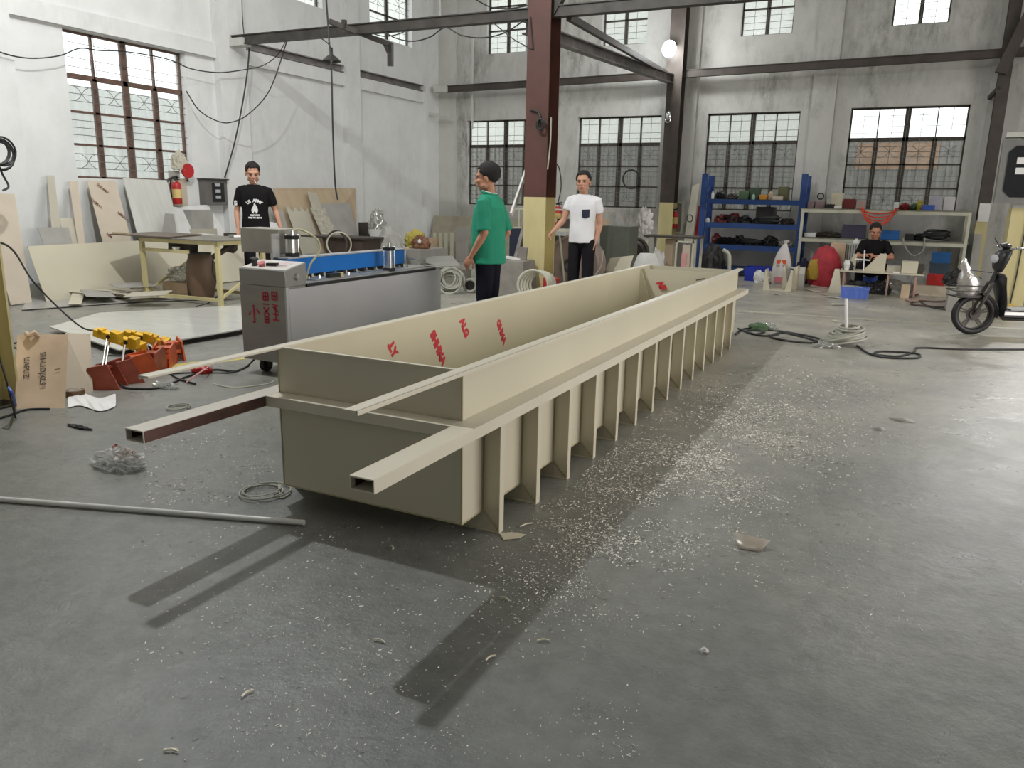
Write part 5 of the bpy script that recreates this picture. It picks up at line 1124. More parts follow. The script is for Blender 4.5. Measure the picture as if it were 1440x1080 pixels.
# ------------------------------------------------------------------ cream shelf
cx0, cx1 = aY(1124, 330, 15.95).x, aY(1362, 330, 15.95).x
z1_, z2_ = aY(1127, 293, 15.95).z, aY(1127, 334, 15.95).z
t = thing('cream_shelf', 'long cream steel shelf below the fourth window', 'shelf', ((cx0+cx1)/2, 16.3, 0))
for x in (cx0, cx1-.05):
    for y in (15.95, 16.65): B().box(x, x+.05, y-.025, y+.025, 0, z1_-.012).obj('post', M_cream, t)
for nm, z in (('upper_board', z1_), ('middle_board', z2_)):
    B().box(cx0-.02, cx1+.02, 15.93, 16.68, z-.012, z+.008).obj(nm, mat('worn_shelf_board', (.25, .24, .19), .6, var=.3), t)
    B().box(cx0+.05, cx1-.05, 15.93, 15.96, z-.07, z-.013).obj('front_rail', M_cream, t)
CZ = [z1_, z2_]
it = [('mauve_vice', 'mauve kettle shaped tool with grey top, leftmost on the cream shelf', 'tool', 1136, 1144.5, 279, 289, 0, mat('mauve_metal', (.30, .21, .22), .5), 'box'),
 ('mauve_vice', 'mauve tool with black ring handle on the cream shelf', 'tool', 1148, 1160, 279, 289, 0, mat('mauve_metal', 0), 'box'),
 ('white_tool', 'white and black striped tool on the cream shelf', 'tool', 1163, 1168, 274, 287, 0, M_alu, 'box'),
 ('black_case', 'low black case under the cream box', 'case', 1162, 1174, 284, 290, 0, M_blackp, 'box'),
 ('cream_box', 'cream cardboard box standing on the upper cream shelf', 'box', 1169, 1185, 268, 290, 0, mat('cream_card', (.62, .58, .44), .6), 'box'),
 ('white_packet', 'small white packet in front of the cream box', 'packet', 1173, 1184, 286, 290, 0, M_white, 'box'),
 ('red_spool', 'dark red spool left of the pink box on the upper cream shelf', 'spool', 1186, 1203, 276, 290, 0, mat('dark_red_plastic', 0), 'box'),
 ('pink_box', 'pinkish box on the upper cream shelf left of the red hose', 'box', 1205, 1217, 277, 289, 0, mat('pinkish_card', (.48, .34, .31), .6), 'box'),
 ('white_socket', 'white socket box right of the red hose', 'box', 1257, 1264, 283, 294, 0, M_white, 'box'),
 ('red_cloth_heap', 'dark red cloth on the upper cream shelf', 'cloth', 1265, 1279, 284, 294, 0, mat('dark_red_cloth', (.28, .03, .03), .8), 'heap'),
 ('yellow_tool', 'yellow pointed tool on the upper cream shelf', 'tool', 1289, 1300, 276, 291, 0, mat('yellow_bag', 0), 'heap'),
 ('grey_tool', 'dark green grey tool left of the yellow one', 'tool', 1279, 1290, 284, 294, 0, M_green, 'heap'),
 ('blue_box', 'blue box in front of the lilac machine on the upper cream shelf', 'box', 1297, 1315, 286, 294, 0, M_bluep, 'box'),
 ('lilac_machine', 'pale lilac machine on the upper cream shelf', 'machine', 1307, 1324, 274, 294, 0, mat('lilac_grey', (.45, .44, .50), .4), 'box'),
 ('white_packet', 'white packet with a black ring at the right end of the upper cream shelf', 'packet', 1327, 1343, 275, 295, 0, mat('white_grey', (.58, .57, .58), .5), 'box'),
 ('white_paper', 'white paper pad at the left of the middle cream shelf', 'paper', 1131, 1147, 325, 331, 1, M_white, 'box'),
 ('dark_tools', 'dark tangle of tools beside the white paper', 'tools', 1148, 1182, 322, 331, 1, M_steelb, 'heap'),
 ('violet_bin', 'dark violet bin on the middle cream shelf', 'bin', 1184, 1217, 314, 333, 1, mat('dark_violet_plastic', (.055, .045, .085), .4), 'box'),
 ('beige_bucket', 'beige bucket above the head of the seated man', 'bucket', 1221, 1239, 308, 333, 1, M_board, 'cyl'),
 ('blue_basket', 'bright blue basket on the middle cream shelf', 'basket', 1239, 1265, 321, 334, 1, mat('basket_blue', (.02, .13, .40), .4), 'box'),
 ('black_cable_heap', 'long heap of black cables on the middle cream shelf', 'cable', 1298, 1338, 320, 335, 1, M_cable, 'coil'),
 ('cable_reel', 'small black reel with white label on the middle cream shelf', 'reel', 1273, 1286, 326, 335, 1, M_black, 'box'),
 ('black_tool_heap', 'black tools between the reel and the cable heap', 'tools', 1286, 1300, 324, 335, 1, M_black, 'heap')]
for i, (nm, lb, ct, x0, x1, y0, y1, lv, m, sh) in enumerate(it):
    Yd = 15.97 if nm in ('white_packet', 'blue_box', 'black_case') and x0 < 1320 else 16.15
    shelf_item(nm, lb, ct, x0, x1, y0, y1, CZ[lv]+.002, m, Yd, .1 if Yd < 16.1 else .35, sh=sh, seed=i+30)
q = aY(1154, 276, 16.2); tag(B().torus(q, .055, .012, rotm(PI/2, 0, 0), 20, 6).obj('ring_handle', M_black), 'black ring standing on the second mauve tool', 'ring')
rp = []
for k in range(5):
    rr = .30-.02*k; cxx, czz = aY(1237, 286, 15.85).x, CZ[0]+.04
    for i in range(21):
        a = PI+PI*i/20; rp.append(V((cxx+rr*(1+.05*k)*math.cos(a)*(1 if k % 2 == 0 else -1), 15.905-.012*k, czz+rr*(.35+.27*k)*math.sin(a))))
one(B().tube(rp, .012, 8), 'red_hose', mat('red_hose_rubber', (.72, .07, .03), .4), 'bright red hose hanging in loops over the upper cream shelf', 'hose')
line('white_hose_loop', 'pale hose loop hanging below the middle cream shelf', [aY(1270, 334, 15.91), aY(1272, 345, 15.91), aY(1280, 357, 15.91), aY(1290, 359, 15.91), aY(1299, 350, 15.91), aY(1300, 334, 15.91)], .014, M_gcable, 'hose')
for px, y0, lb, m_ in ((1325, 356, 'bright blue bin lid on the stacked bins at the right of the cream shelf', M_blue2), ):
    a, c = aY(1311, 362, 15.4).x, aY(1337, 362, 15.4).x; z0, zt = aY(1324, 370, 15.4).z, aY(1324, 356, 15.4).z
    bin_('blue_bin', 'blue bin stacked on the grey-blue bin beside the cream shelf', ((a+c)/2, 15.6, z0), c-a, .36, zt-z0, mat('mid_blue_plastic', (.02, .12, .34), .4), 0, cat='bin')
    bin_('grey_blue_bin', 'dark grey-blue bin on the floor under the blue bin', ((a+c)/2, 15.6, 0), (c-a)*1.05, .38, z0-.002, mat('grey_blue_plastic', (.05, .08, .11), .5), 0, cat='bin')
# under the cream shelf
q = aY(1159, 385, 15.0); t = thing('red_yellow_bag', 'big red and yellow bag on the floor before the cream shelf', 'bag', (q.x, 15.0, 0)); zt = aY(1160, 341, 15.0).z
heap('red_shell', '', '', (q.x, 15.0, 0), (.27, .22, zt*.62), mat('red_fabric', (.42, .03, .045), .7, var=.3), 4, .12, 3, parent=t)
heap('yellow_patch', '', '', (q.x-.16, 14.86, .12), (.12, .10, .24), mat('yellow_fabric', (.42, .27, .03), .7), 5, .15, 3, parent=t)
px_box('cardboard_box', 'tall brown cardboard box right of the red and yellow bag', 'box', 1164, 1185, 342, 384, 15.2, .35, M_card, 0)
heap('blue_black_bag', 'dark blue bag left of the red and yellow bag', 'bag', (aY(1129, 372, 15.2).x, 15.3, .0), (.12, .12, .30), M_navy, 3, .3)
zt = aY(1197, 342, 15.35).z; xa, xb = aY(1184, 360, 15.35).x, aY(1210, 360, 15.35).x
t = thing('white_crate_stack', 'whitish slatted crate standing beside the seated man', 'crate', ((xa+xb)/2, 15.5, 0))
B().box(xa, xb, 15.35, 15.65, 0, zt-.03).obj('crate_body', M_sheetg, t); B().box(xa-.02, xb+.02, 15.33, 15.67, zt-.03, zt).obj('crate_rim', M_whit2, t)
for i in range(7): B().box(xa+.02+i*(xb-xa-.06)/6, xa+.045+i*(xb-xa-.06)/6, 15.33, 15.349, .3, zt-.03).obj('slat', M_whit2, t)
one(B().lathe([(.06, 0), (.045, .05), (.02, .06), (.02, .08)], ((xa+xb)/2+.05, 15.5, zt), 14), 'white_jar', M_white, 'white jar with narrow neck on the whitish slatted crate', 'lid')
# low work table with its load
zt = aY(1240, 383, 14.0).z; xa, xb = aY(1180, 385, 14.0).x, aY(1299, 390, 14.0).x
t = thing('low_table', 'low beige work table in front of the seated man', 'table', ((xa+xb)/2, 14.2, 0))
B().box(xa, xb, 13.95, 14.50, zt-.02, zt).obj('table_top', M_pp, t)
for x in (xa+.06, (xa+xb)/2+.1, xb-.12):
    for y in (14.0, 14.42): B().box(x, x+.03, y, y+.03, 0, zt-.02).obj('leg', mat('pinkish_leg', (.46, .30, .25), .6), t)
def gus(lbl, px, w_, h_, flip=1, Y=14.15, name='gusset_plate'):
    q = aY(px, 380, Y); one(B().prism([(q.x, Y, zt+.001), (q.x+w_, Y, zt+.001), (q.x+(w_ if flip > 0 else 0), Y, zt+h_), (q.x+(w_*.72 if flip > 0 else w_*.28), Y, zt+h_)], (0, .02, 0)), name, M_pp, lbl, 'plate')
gus('large triangular beige plate standing on the low table', 1213, .33, .29)
gus('narrow triangular plate at the left of the low table', 1188, .16, .26, 1, 14.25)
one(B().bar(aY(1202, 364, 14.1), aY(1224, 366, 14.1), .02, .02).bar(aY(1216, 352, 14.1), aY(1214, 383, 14.1)+V((0, 0, .01)), .02, .02), 'plastic_rod', M_white, 'white crossed rods leaning on the triangular plate', 'rod')
px_box('beige_machine_box', 'beige box shaped machine at the right of the low table', 'machine', 1267, 1290, 368, 383, 14.08, .30, M_pp, zt+.001)
one(B().cyl((aY(1293, 376, 14.1).x, 14.1, zt+.02), (aY(1293, 376, 14.1).x, 14.35, zt+.02), .02, 10).box(aY(1290, 376, 14.1).x+.012, aY(1299, 376, 14.1).x, 14.1, 14.3, zt+.001, zt+.15), 'motor_end', M_steelb, 'dark motor end at the right edge of the low table', 'motor')
px_box('grey_offcuts', 'stack of grey strips in the middle of the low table', 'offcuts', 1246, 1266, 374, 383, 14.2, .22, M_sheet, zt+.001)
one(B().box(aY(1256, 383, 14.0).x, aY(1265, 383, 14.0).x, 13.97, 14.05, zt+.001, zt+.02), 'white_label', M_white, 'small white card at the front edge of the low table', 'card')
heap('black_shoe', 'dark glove on the left part of the low table', 'glove', (aY(1193, 380, 14.2).x, 14.12, zt), (.07, .05, .10), M_black, 4, .4)
one(B().lathe([(.035, 0), (.05, .09), (.055, .10), (.04, .16), (.05, .17)], (aY(1183, 380, 14.1).x+.08, 14.05, zt+.001), 16), 'white_cup', M_white, 'white plastic cup at the left end of the low table', 'cup')
# panel leaning on the table, things below
P_ = [fl(1164, 412, .002), fl(1182, 412, .002), aY(1180, 378, 13.9), aY(1174, 378, 13.9)]
panel('beige_plate', 'tall beige tapered plate leaning on the left end of the low table', 'plate', P_, M_pp, .012, (0, -1, 0))
heap('black_drill_case', 'black machine on the floor under the low table', 'machine', (aY(1236, 405, 14.1).x, 14.2, 0), (.18, .14, .14), M_blackp, 3, .3)
heap('dark_bag', 'dark bag on the floor under the left of the low table', 'bag', (aY(1206, 400, 14.2).x, 14.25, 0), (.22, .10, .13), M_black, 4, .3)
px_box('cardboard_box', 'small cardboard box on the floor under the right end of the low table', 'box', 1266, 1278, 401, 417, 13.75, .18, M_card, 0)
panel('white_paper', 'white paper sheets on the floor under the low table', 'paper', [fl(1250, 411, .003), fl(1264, 413, .003), fl(1262, 408, .003), fl(1248, 407, .003)], M_white, .004, (0, 0, 1))
heap('plastic_bag', 'grey translucent bag below the right half of the low table', 'bag', (aY(1256, 393, 14.3).x, 14.35, .15), (.16, .06, .06), M_film, 4, .3)
px_box('red_toolbox', 'red toolbox on boards right of the low table', 'toolbox', 1303, 1328, 386, 397, 14.6, .22, M_redp, .16)
one(B().box(aY(1283, 400, 14.5).x, aY(1345, 400, 14.5).x, 14.45, 15.0, .0, .159), 'board_stack', M_board, 'low stack of boards under the red toolbox', 'boards')
line('brown_hoses', 'brown hoses lying in loops right of the low table', [fl(1278, 418, .015), fl(1300, 412, .015), fl(1330, 414, .015), fl(1345, 420, .015), fl(1320, 424, .015), fl(1290, 423, .015), fl(1283, 428, .015), fl(1330, 432, .015), fl(1350, 430, .015)], .014, mat('brown_rubber', (.10, .06, .05), .6), 'hose')
line('pink_hose', 'short pinkish hose at the right table leg', [fl(1274, 421, .02), fl(1285, 424, .02), fl(1295, 420, .02)], .02, mat('pinkish_leg', 0), 'hose')
# blue bin in front, beige U stands
q = fl(1200, 420); bin_('blue_bin', 'light blue ribbed bin on the floor in front of the low table', (q.x, q.y+.15, 0), .40, .28, .17, mat('light_blue_plastic', (.13, .22, .68), .4), .05, cat='bin', ribs=5)
panel('white_scrap_sheet', 'pale scrap sheet lying on the light blue bin', 'sheet', [V((q.x-.19, q.y+.05, .175)), V((q.x+.10, q.y+.03, .175)), V((q.x+.02, q.y+.25, .175)), V((q.x-.17, q.y+.26, .175))], M_whit2, .006, (0, 0, 1))
def stand(lbl, px, Y, w_=.42, h_=.34):
    q = aY(px, 400, Y); t = thing('beige_stand', lbl, 'stand', (q.x, Y, 0), 0)
    for x in (0, w_): B().prism([(x-.09 if x else x-.02, 0, 0), (x+.02 if x else x+.09, 0, 0), (x+.01, 0, h_), (x-.01, 0, h_)], (0, .02, 0)).prism([(x-.01, .021, .0), (x+.01, .021, 0), (x+.01, .021, h_), (x-.01, .021, h_)], (0, .25, 0)).obj('gusset', M_pp, t, world=False)
    B().box(-.01, w_+.01, -.06, .28, .0, .012).obj('foot_plate', M_pp, t, world=False)
stand('beige U shaped plastic stand lying left of the stand pile', 1075, 13.7)
stand('beige U shaped plastic stand with striped panel beside the white sack', 1101, 13.9, .20, .40)
t = thing('louvre_panel', 'small beige louvred panel leaning on the stand by the sack', 'panel', fl(1112, 402))
for i in range(7):
    p = aY(1108+i*.6, 402-i*4.0, 14.3); B().box(p.x, p.x+.16, 14.3+i*.01, 14.32+i*.01, max(p.z, .0)+.002, max(p.z, 0)+.025).obj('slat', M_pp, t)
px_box('beige_offcut_box', 'pale beige block of stacked plates behind the louvred panel', 'box', 1114, 1130, 376, 399, 14.6, .2, M_whit2, 0)
for i, (px, py, s_) in enumerate(((1091, 398, .10), (1128, 401, .14), (1140, 398, .12), (1137, 408, .16), (1152, 404, .15), (1160, 398, .2), (1160, 414, .15), (1170, 418, .16), (1130, 392, .15), (1146, 391, .2), (1092, 414, .06), (1180, 428, .14), (1176, 452, .05), (1150, 410, .12), (1145, 402, .13))):
    p = fl(px, py, .004+.004*(i % 3)); rz = rnd.random()*3
    one(B().prism([p+rotm(0, 0, rz)@V(q) for q in ((-s_, -.03, 0), (s_*.8, -.045, 0), (s_, .02, 0), (-s_*.6, .05, .01))], (0, 0, .006)), 'plastic_offcut', [M_pp, M_whit2, M_sheet][i % 3],
        '%s pale plastic offcut on the floor %s' % (['tiny', 'small', 'curled', 'angular', 'long', 'broad', 'short', 'narrow', 'pointed', 'thin', 'round', 'separate', 'isolated', 'flat', 'bent'][i], 'left of the low work table'), 'offcut', 'pale offcuts on the far floor')
# ------------------------------------------------------------------ right edge: pillar, cabinet, scooter
Yp = 14.3; p0, p1 = aY(1403, 300, Yp), aY(1440, 300, Yp)
b0 = fl(1398, 428); Yp = b0.y
x0 = b0.x+.03; x1 = x0+.34
struct(B().box(x0, x1, Yp, Yp+.5, 1.42, ZC).obj('trim_40', M_pil)); o = struct(B().box(x0, x1, Yp, Yp+.5, 0, 1.419).obj('trim_41', M_yel))
line('pillar_cable', 'black cable running down the yellow pillar', [(x0+.22, Yp-.02, 1.45), (x0+.20, Yp-.02, .9), (x0+.19, Yp-.02, .4), (x0+.17, Yp-.02, .03)], .010, M_cable)
z0c, z1c = aY(1420, 286, Yp-.1).z, aY(1420, 197, Yp-.1).z; xc0, xc1 = aY(1404, 240, Yp-.1).x, aY(1404, 240, Yp-.1).x+.66
t = thing('electrical_cabinet', 'dark electrical cabinet with grey chamfered frame on the right pillar', 'cabinet', ((xc0+xc1)/2, Yp-.1, z0c))
c_ = .09
def octo(e, y): return [(xc0+e+c_, y, z0c+e), (xc1-e-c_, y, z0c+e), (xc1-e, y, z0c+e+c_), (xc1-e, y, z1c-e-c_), (xc1-e-c_, y, z1c-e), (xc0+e+c_, y, z1c-e), (xc0+e, y, z1c-e-c_), (xc0+e, y, z0c+e+c_)]
B().box(xc0, xc1, Yp-.20, Yp-.001, z0c, z1c).obj('housing', mat('grey_cabinet', (.22, .22, .21), .45, .2), t)
B().prism(octo(.085, Yp-.215), (0, .014, 0)).obj('dark_door', mat('dark_glass_door', (.018, .02, .022), .15), t)
for zz_, w__ in ((.62, .09), (.46, .14)): B().box(xc0+.20, xc0+.20+w__, Yp-.219, Yp-.2155, z0c+(z1c-z0c)*zz_, z0c+(z1c-z0c)*zz_+.09).obj('white_notice', M_white, t)
B().box(xc0+.02, xc0+.5, Yp-.24, Yp-.001, z1c+.03, z1c+.10).obj('top_bracket', M_pil, t)
px_box('white_notice_board', 'white plate on the slim dark column below its brown part', 'plate', 1374, 1390, 286, 312, 16.475, .012, M_white)
panel('green_board', 'grey green board leaning on the wall beyond the cream shelf', 'board', [V((aY(1350, 390, 16.1).x, 16.1, .01)), V((aY(1362, 390, 16.1).x, 16.1, .01)), aY(1370, 328, 16.5), aY(1358, 327, 16.5)], mat('dull_green_metal', 0), .02, (0, -1, 0))
panel('green_board', 'grey board with pale edge leaning right of the grey green one', 'board', [V((aY(1362, 390, 15.9).x, 15.9, .01)), V((aY(1374, 390, 15.9).x, 15.9, .01)), aY(1381, 330, 16.3), aY(1370, 329, 16.3)], M_sheetg, .02, (0, -1, 0))
one(B().cyl(fl(1422, 437, .11), fl(1396, 434, .11), .09, 20), 'yellow_roll', mat('ochre_plastic', (.55, .36, .07), .4), 'ochre roll lying on the floor behind the scooter wheel', 'roll')
heap('black_bag', 'black bag behind the scooter basket', 'bag', (aY(1346, 398, 12.5).x, 12.5, aY(1345, 402, 12.5).z), (.17, .12, .15), M_black, 3, .3)
one(B().box(aY(1335, 398, 12.5).x, aY(1362, 398, 12.5).x, 12.3, 12.8, 0, aY(1345, 402, 12.5).z), 'crate_stand', M_sheetg, 'grey crate under the black bag', 'crate')
# electric scooter: local x forward, z up
sc_ = fl(1364, 470); U = thing('electric_scooter', 'black electric scooter parked at the right edge', 'scooter', (sc_.x, sc_.y, 0), YAW+PI-.10)
def up_(b, n, m, par=None, lb=None):
    o = b.obj(n, m, par or U, world=False)
    if lb: o['label'] = lb
    return o
def wheel(x):
    w = up_(B().torus((x, 0, .235), .200, .036, rotm(PI/2, 0, 0), 44, 12), 'wheel', M_black)
    r = B().torus((x, 0, .235), .165, .012, rotm(PI/2, 0, 0), 40, 8); r.cyl((x, -.03, .235), (x, .03, .235), .05, 20)
    r.obj('rim', M_steel, w, world=False)
    for k in range(5):
        a = k*2*PI/5+.3
        for d_ in (-.16, .16): B().bar((x+.04*math.cos(a+d_), 0, .235+.04*math.sin(a+d_)), (x+.165*math.cos(a+d_*.7), 0, .235+.165*math.sin(a+d_*.7)), .016, .018).obj('spoke', M_steel, w, world=False)
    B().cyl((x, -.012, .235), (x, .012, .235), .075, 28).obj('brake_disc', M_steel, w, world=False); return w
wheel(0); wheel(-1.22)
fb = B()
fp = [(.245*math.cos(a), .235+.25*math.sin(a)) for a in [math.radians(q) for q in range(20, 200, 12)]]
fb.loft([[V((-x, s*.045, z)) for s in (-1, 1)]+[V((-x*1.03, s*.045, z+.008)) for s in (1, -1)] for x, z in [(-p[0], p[1]) for p in fp[2:]]]); up_(fb, 'front_fender', M_blackp)
for s in (-1, 1): up_(B().tube([(0, s*.06, .235), (-.10, s*.06, .50), (-.14, s*.05, .60)], .018, 10), 'fork_leg', M_steel)
up_(B().tube([(-.14, 0, .58), (-.23, 0, .88), (-.25, 0, .99)], .028, 12), 'steering_stem', M_blackp)
lsh = B().loft([[V((x+dx, s*w_, z)) for dx, s, w_ in ((0, -1, wd), (.035, -.6, wd), (.045, 0, wd), (.035, .6, wd), (0, 1, wd), (-.03, .6, wd), (-.035, 0, wd), (-.03, -.6, wd))] for x, z, wd in ((-.30, .27, .10), (-.28, .40, .12), (-.24, .55, .15), (-.23, .66, .14), (-.21, .70, .09))]); up_(lsh, 'leg_shield', M_blackp)
up_(B().loft([[V((x+.06*math.cos(a)*k_, .11*math.sin(a)*k_, z)) for a in [2*PI*i/20 for i in range(20)]] for x, z, k_ in ((-.20, .72, .5), (-.19, .76, .85), (-.20, .84, 1.1), (-.22, .92, 1.15), (-.24, .96, .9), (-.25, .975, .5))]), 'head_cover', M_blackp)
up_(B().ell((-.135, 0, .86), (.035, .07, .05), sub=3), 'headlight', mat('headlight_glass', (.55, .56, .58), .1))
up_(B().tube(catmull([(-.36, -.30, 1.00), (-.27, -.22, .99), (-.25, -.08, .97), (-.25, .08, .97), (-.27, .22, .99), (-.36, .30, 1.00)], 6), .012, 10), 'handlebar', M_chrome)
for s in (-1, 1):
    up_(B().tube([(-.30, s*.25, .995), (-.42, s*.36, 1.01)], .020, 12), 'grip', M_black)
    up_(B().tube([(-.24, s*.20, 1.0), (-.20, s*.32, .99)], .007, 8), 'brake_lever', M_alu)
up_(B().ell((-.24, .0, 1.00), (.05, .06, .03), sub=3), 'display', M_blackp)
up_(B().box(-.95, -.27, -.13, .13, .225, .30), 'deck', M_blackp, None); up_(B().box(-.93, -.34, -.12, .12, .301, .315), 'deck_mat', mat('grey_deck_mat', (.35, .35, .34), .6))
up_(B().box(-.95, -.27, .131, .136, .25, .285), 'deck_trim', M_alu)
up_(B().tube([(-.27, 0, .25), (-.33, 0, .19), (-.9, 0, .19), (-1.22, 0, .235)], .02, 10), 'frame_tube', M_steel)
up_(B().loft([[V((x, s*w_, z)) for s, z in ((-1, z0), (1, z0), (1, z1), (-1, z1))] for x, z0, z1, w_ in ((-.92, .30, .62, .12), (-1.25, .42, .66, .12))]), 'seat_housing', M_blackp)
up_(B().ell((-1.08, 0, .70), (.24, .13, .055), sub=3), 'seat', M_black)
bk = up_(B().box(.02, .27, -.12, .12, .43, .445), 'front_rack', M_steel)
rk = B()
for z in (.50, .56): rk.tube([(.02, -.13, z), (.28, -.13, z), (.28, .13, z), (.02, .13, z)], .006, 6, closed=True)
rk.obj('rack_wire', M_steel, U, world=False)
up_(B().box(-.10, .02, -.02, .02, .42, .45), 'rack_arm', M_steel)
bg = B(); bg.loft([[V((x+rx*(1+.08*math.sin(3*a+z*9))*math.cos(a), ry*math.sin(a), z)) for a in [2*PI*i/20 for i in range(20)]] for x, rx, ry, z in ((.10, .10, .08, .446), (.09, .13, .10, .50), (.10, .12, .10, .60), (.13, .09, .08, .68), (.15, .05, .05, .72), (.17, .055, .05, .76), (.18, .04, .03, .82), (.17, .02, .02, .85))])
for v in bg.bm.verts: v.co += noise.noise_vector(v.co*14)*.018
bg.bm.transform(U.matrix_basis); foil = bg.obj('foil_bag', mat('crumpled_silver_foil', (.62, .60, .58), .25, .75, bump=.6, bs=30)); tag(foil, 'crumpled silver foil bag in the front rack of the scooter', 'bag')
up_(B().tube([(-.16, -.06, .70), (.06, -.12, .72), (-.10, -.14, .62)], .005, 6), 'brake_cable', M_cable)
up_(B().tube([(-.22, -.10, .98), (-.20, -.20, 1.08)], .005, 6), 'mirror_stalk', M_black)
# ------------------------------------------------------------------ rope coil, tools and cables on the floor
q = fl(1186, 486); t = thing('rope_coil', 'heap of coiled grey rope round an upright white stick', 'rope', (q.x, q.y, 0))
for k in range(3): B().tube(coil_pts((q.x+.02*k, q.y+.08, .012+.05*k), .20-.04*k, 5, .08, 20+k, .14, rotm(.10*k, -.25+.1*k, 0)), .011, 6).obj('rope_loop', M_gcable, t)
one(B().cyl((q.x+.02, q.y+.12, .03), aY(1190, 420, q.y+.12), .016, 12), 'white_stick', M_white, 'white stick standing upright in the rope coil', 'stick')
bag('plastic_wrap', 'crumpled clear wrap left of the rope coil', fl(1162, 489), (.12, .07, .035), M_film, 15, 'plastic wrap')
q = fl(1062, 462); heap('green_tool', 'dark green hand tool on the floor beyond the tank', 'tool', fl(1067, 464), (.11, .06, .055), M_green, 3, .25)
bag('plastic_wrap', 'small clear wrap beside the dark green tool', fl(1082, 462), (.08, .06, .04), M_film, 16, 'plastic wrap')
line('black_cable', 'black cables looping from the green tool towards the rope coil', [fl(1034, 470, .02), fl(1050, 462, .01), fl(1100, 466, .01), fl(1150, 476, .01), fl(1140, 482, .01), fl(1100, 478, .01), fl(1083, 473, .01), fl(1100, 468, .01), fl(1125, 473, .01), fl(1150, 480, .01)], .011, M_cable)
line('black_cable', 'black cable tangle at the far end of the ribs', [fl(1038, 462, .02), fl(1060, 470, .01), fl(1075, 466, .01), fl(1050, 465, .01), fl(1070, 472, .01), fl(1095, 470, .01)], .011, M_cable)
line('black_cable', 'black cable loop running from the rope coil to the right edge', [fl(1205, 486, .01), fl(1222, 497, .01), fl(1250, 503, .01), fl(1290, 503, .01), fl(1288, 497, .01), fl(1240, 494, .01), fl(1230, 498, .01), fl(1262, 501, .01), fl(1285, 495, .01), fl(1292, 489, .01), fl(1350, 491, .01), fl(1450, 491, .01)], .010, M_cable)
line('thin_black_cable', 'thin black cable on the floor left of the scooter wheel', [fl(1295, 425, .01), fl(1310, 432, .01), fl(1345, 436, .01), fl(1352, 430, .01)], .012, M_cable)
panel('painted_line', 'thin pale line painted across the floor in front of the blue bin', 'floor line', [fl(1040, 436.5, .001), fl(1440, 462, .001), fl(1440, 464, .001), fl(1040, 438, .001)], mat('worn_white_line', (.50, .48, .38), .6, var=.3, vs=30), .001, (0, 0, 1))
# litter in the foreground
def crumple(nm, lb, cat, px, py, pts, m, h=.02):
    p = fl(px, py, .002); b = B(); vs = [p+V((x, y, z)) for x, y, z in pts]; b._q(vs, [(0, 1, 4), (1, 2, 4), (2, 3, 4), (3, 0, 4)]); o = one(b, nm, m, lb, cat); o.modifiers.new('t', 'SOLIDIFY').thickness = .003; return o
crumple('silver_wrapper', 'torn silver wrapper with upturned ends on the right floor', 'wrapper', 1052, 768, ((-.075, .03, .035), (-.03, -.045, 0), (.05, -.035, .0), (.085, .035, .03), (.0, .0, .002)), mat('silver_film', (.40, .36, .30), .35, .2))
crumple('grey_fragment', 'flat grey fragment on the floor, right one of the pair', 'fragment', 1270, 592, ((-.09, .0, .01), (-.03, -.02, 0), (.08, -.01, .0), (.05, .03, .01), (.0, .0, .02)), M_sheetg)
crumple('grey_fragment', 'small grey fragment on the floor, left one of the pair', 'fragment', 1236, 604, ((-.04, .0, .01), (-.02, -.02, 0), (.04, -.01, .0), (.03, .02, .01), (.0, .0, .02)), M_sheetg)
heap('white_crumb', 'white crumb on the dark floor right of centre', 'crumb', fl(990, 917), (.012, .010, .010), M_white, 2, .5)
for i, (px, py, a, lb) in enumerate(((710, 842, -.3, 'beneath the nearest rib'), (533, 901, .1, 'in front of the tank'), (764, 901, .5, 'right of the tube shadow'), (348, 975, 1.4, 'at the lower left'), (240, 1056, .4, 'at the bottom left'), (690, 925, 1.2, 'inside the tube shadow'), (740, 738, 1.1, 'right of the nearest foot'), (551, 770, -.8, 'under the tank front'))):
    p = fl(px, py, .006); L_ = .02 if i != 6 else .035
    one(B().tube(catmull([p+rotm(0, 0, a)@V(q) for q in ((-L_, 0, 0), (0, .005, .002), (L_, 0, 0))], 4), .0032, 6), 'plastic_shaving', M_pp, 'single curled cream shaving on the floor ' + lb, 'shaving')
# shavings nobody could count
def chips(name, label, n, area_, seed, m, s0=.0012, s1=.0034):
    r = random.Random(seed); b = B(); k = 0
    while k < n:
        px, py = area_(r)
        p = fl(px, py, .0012); w_ = noise.noise(V((p.x*2.0, p.y*2.0, seed)))+.55*noise.noise(V((p.x*7, p.y*7, seed+3)))
        k += 1
        if w_ < -.45+r.random()*1.05: continue
        s = (s0+r.random()**3*(s1-s0))*(.68+p.length*.085); a = r.random()*6.28; L_ = s*(1+r.random()**2*2.4); c, d = math.cos(a), math.sin(a)
        u = V((c, d, 0))*L_; v = V((-d, c, 0))*s*.6
        b._q([p-u-v, p+u-v, p+u+v+V((0, 0, s*.8)), p-u+v+V((0, 0, s*.8))], [(0, 1, 2, 3)])
    return one(b, name, m, label, 'shavings', kind='stuff')
M_chip = mat('plastic_chips', (.80, .77, .70), .5)
def strip(r):
    t = r.random()**.8; return (720+t*330+r.gauss(0, 50+40*t)+r.random()*160*(1-t*.5), 790-t*270+r.gauss(0, 38*(1-.6*t))+r.random()*40)
def ok_rib(f):
    def g(r):
        while 1:
            px, py = f(r); p = fl(px, py)
            if p.x > -1.37 and py > 480: return px, py
    return g
chips('plastic_shavings', 'dense white plastic shavings scattered along the ribbed side of the tank', 60000, ok_rib(strip), 1, M_chip)
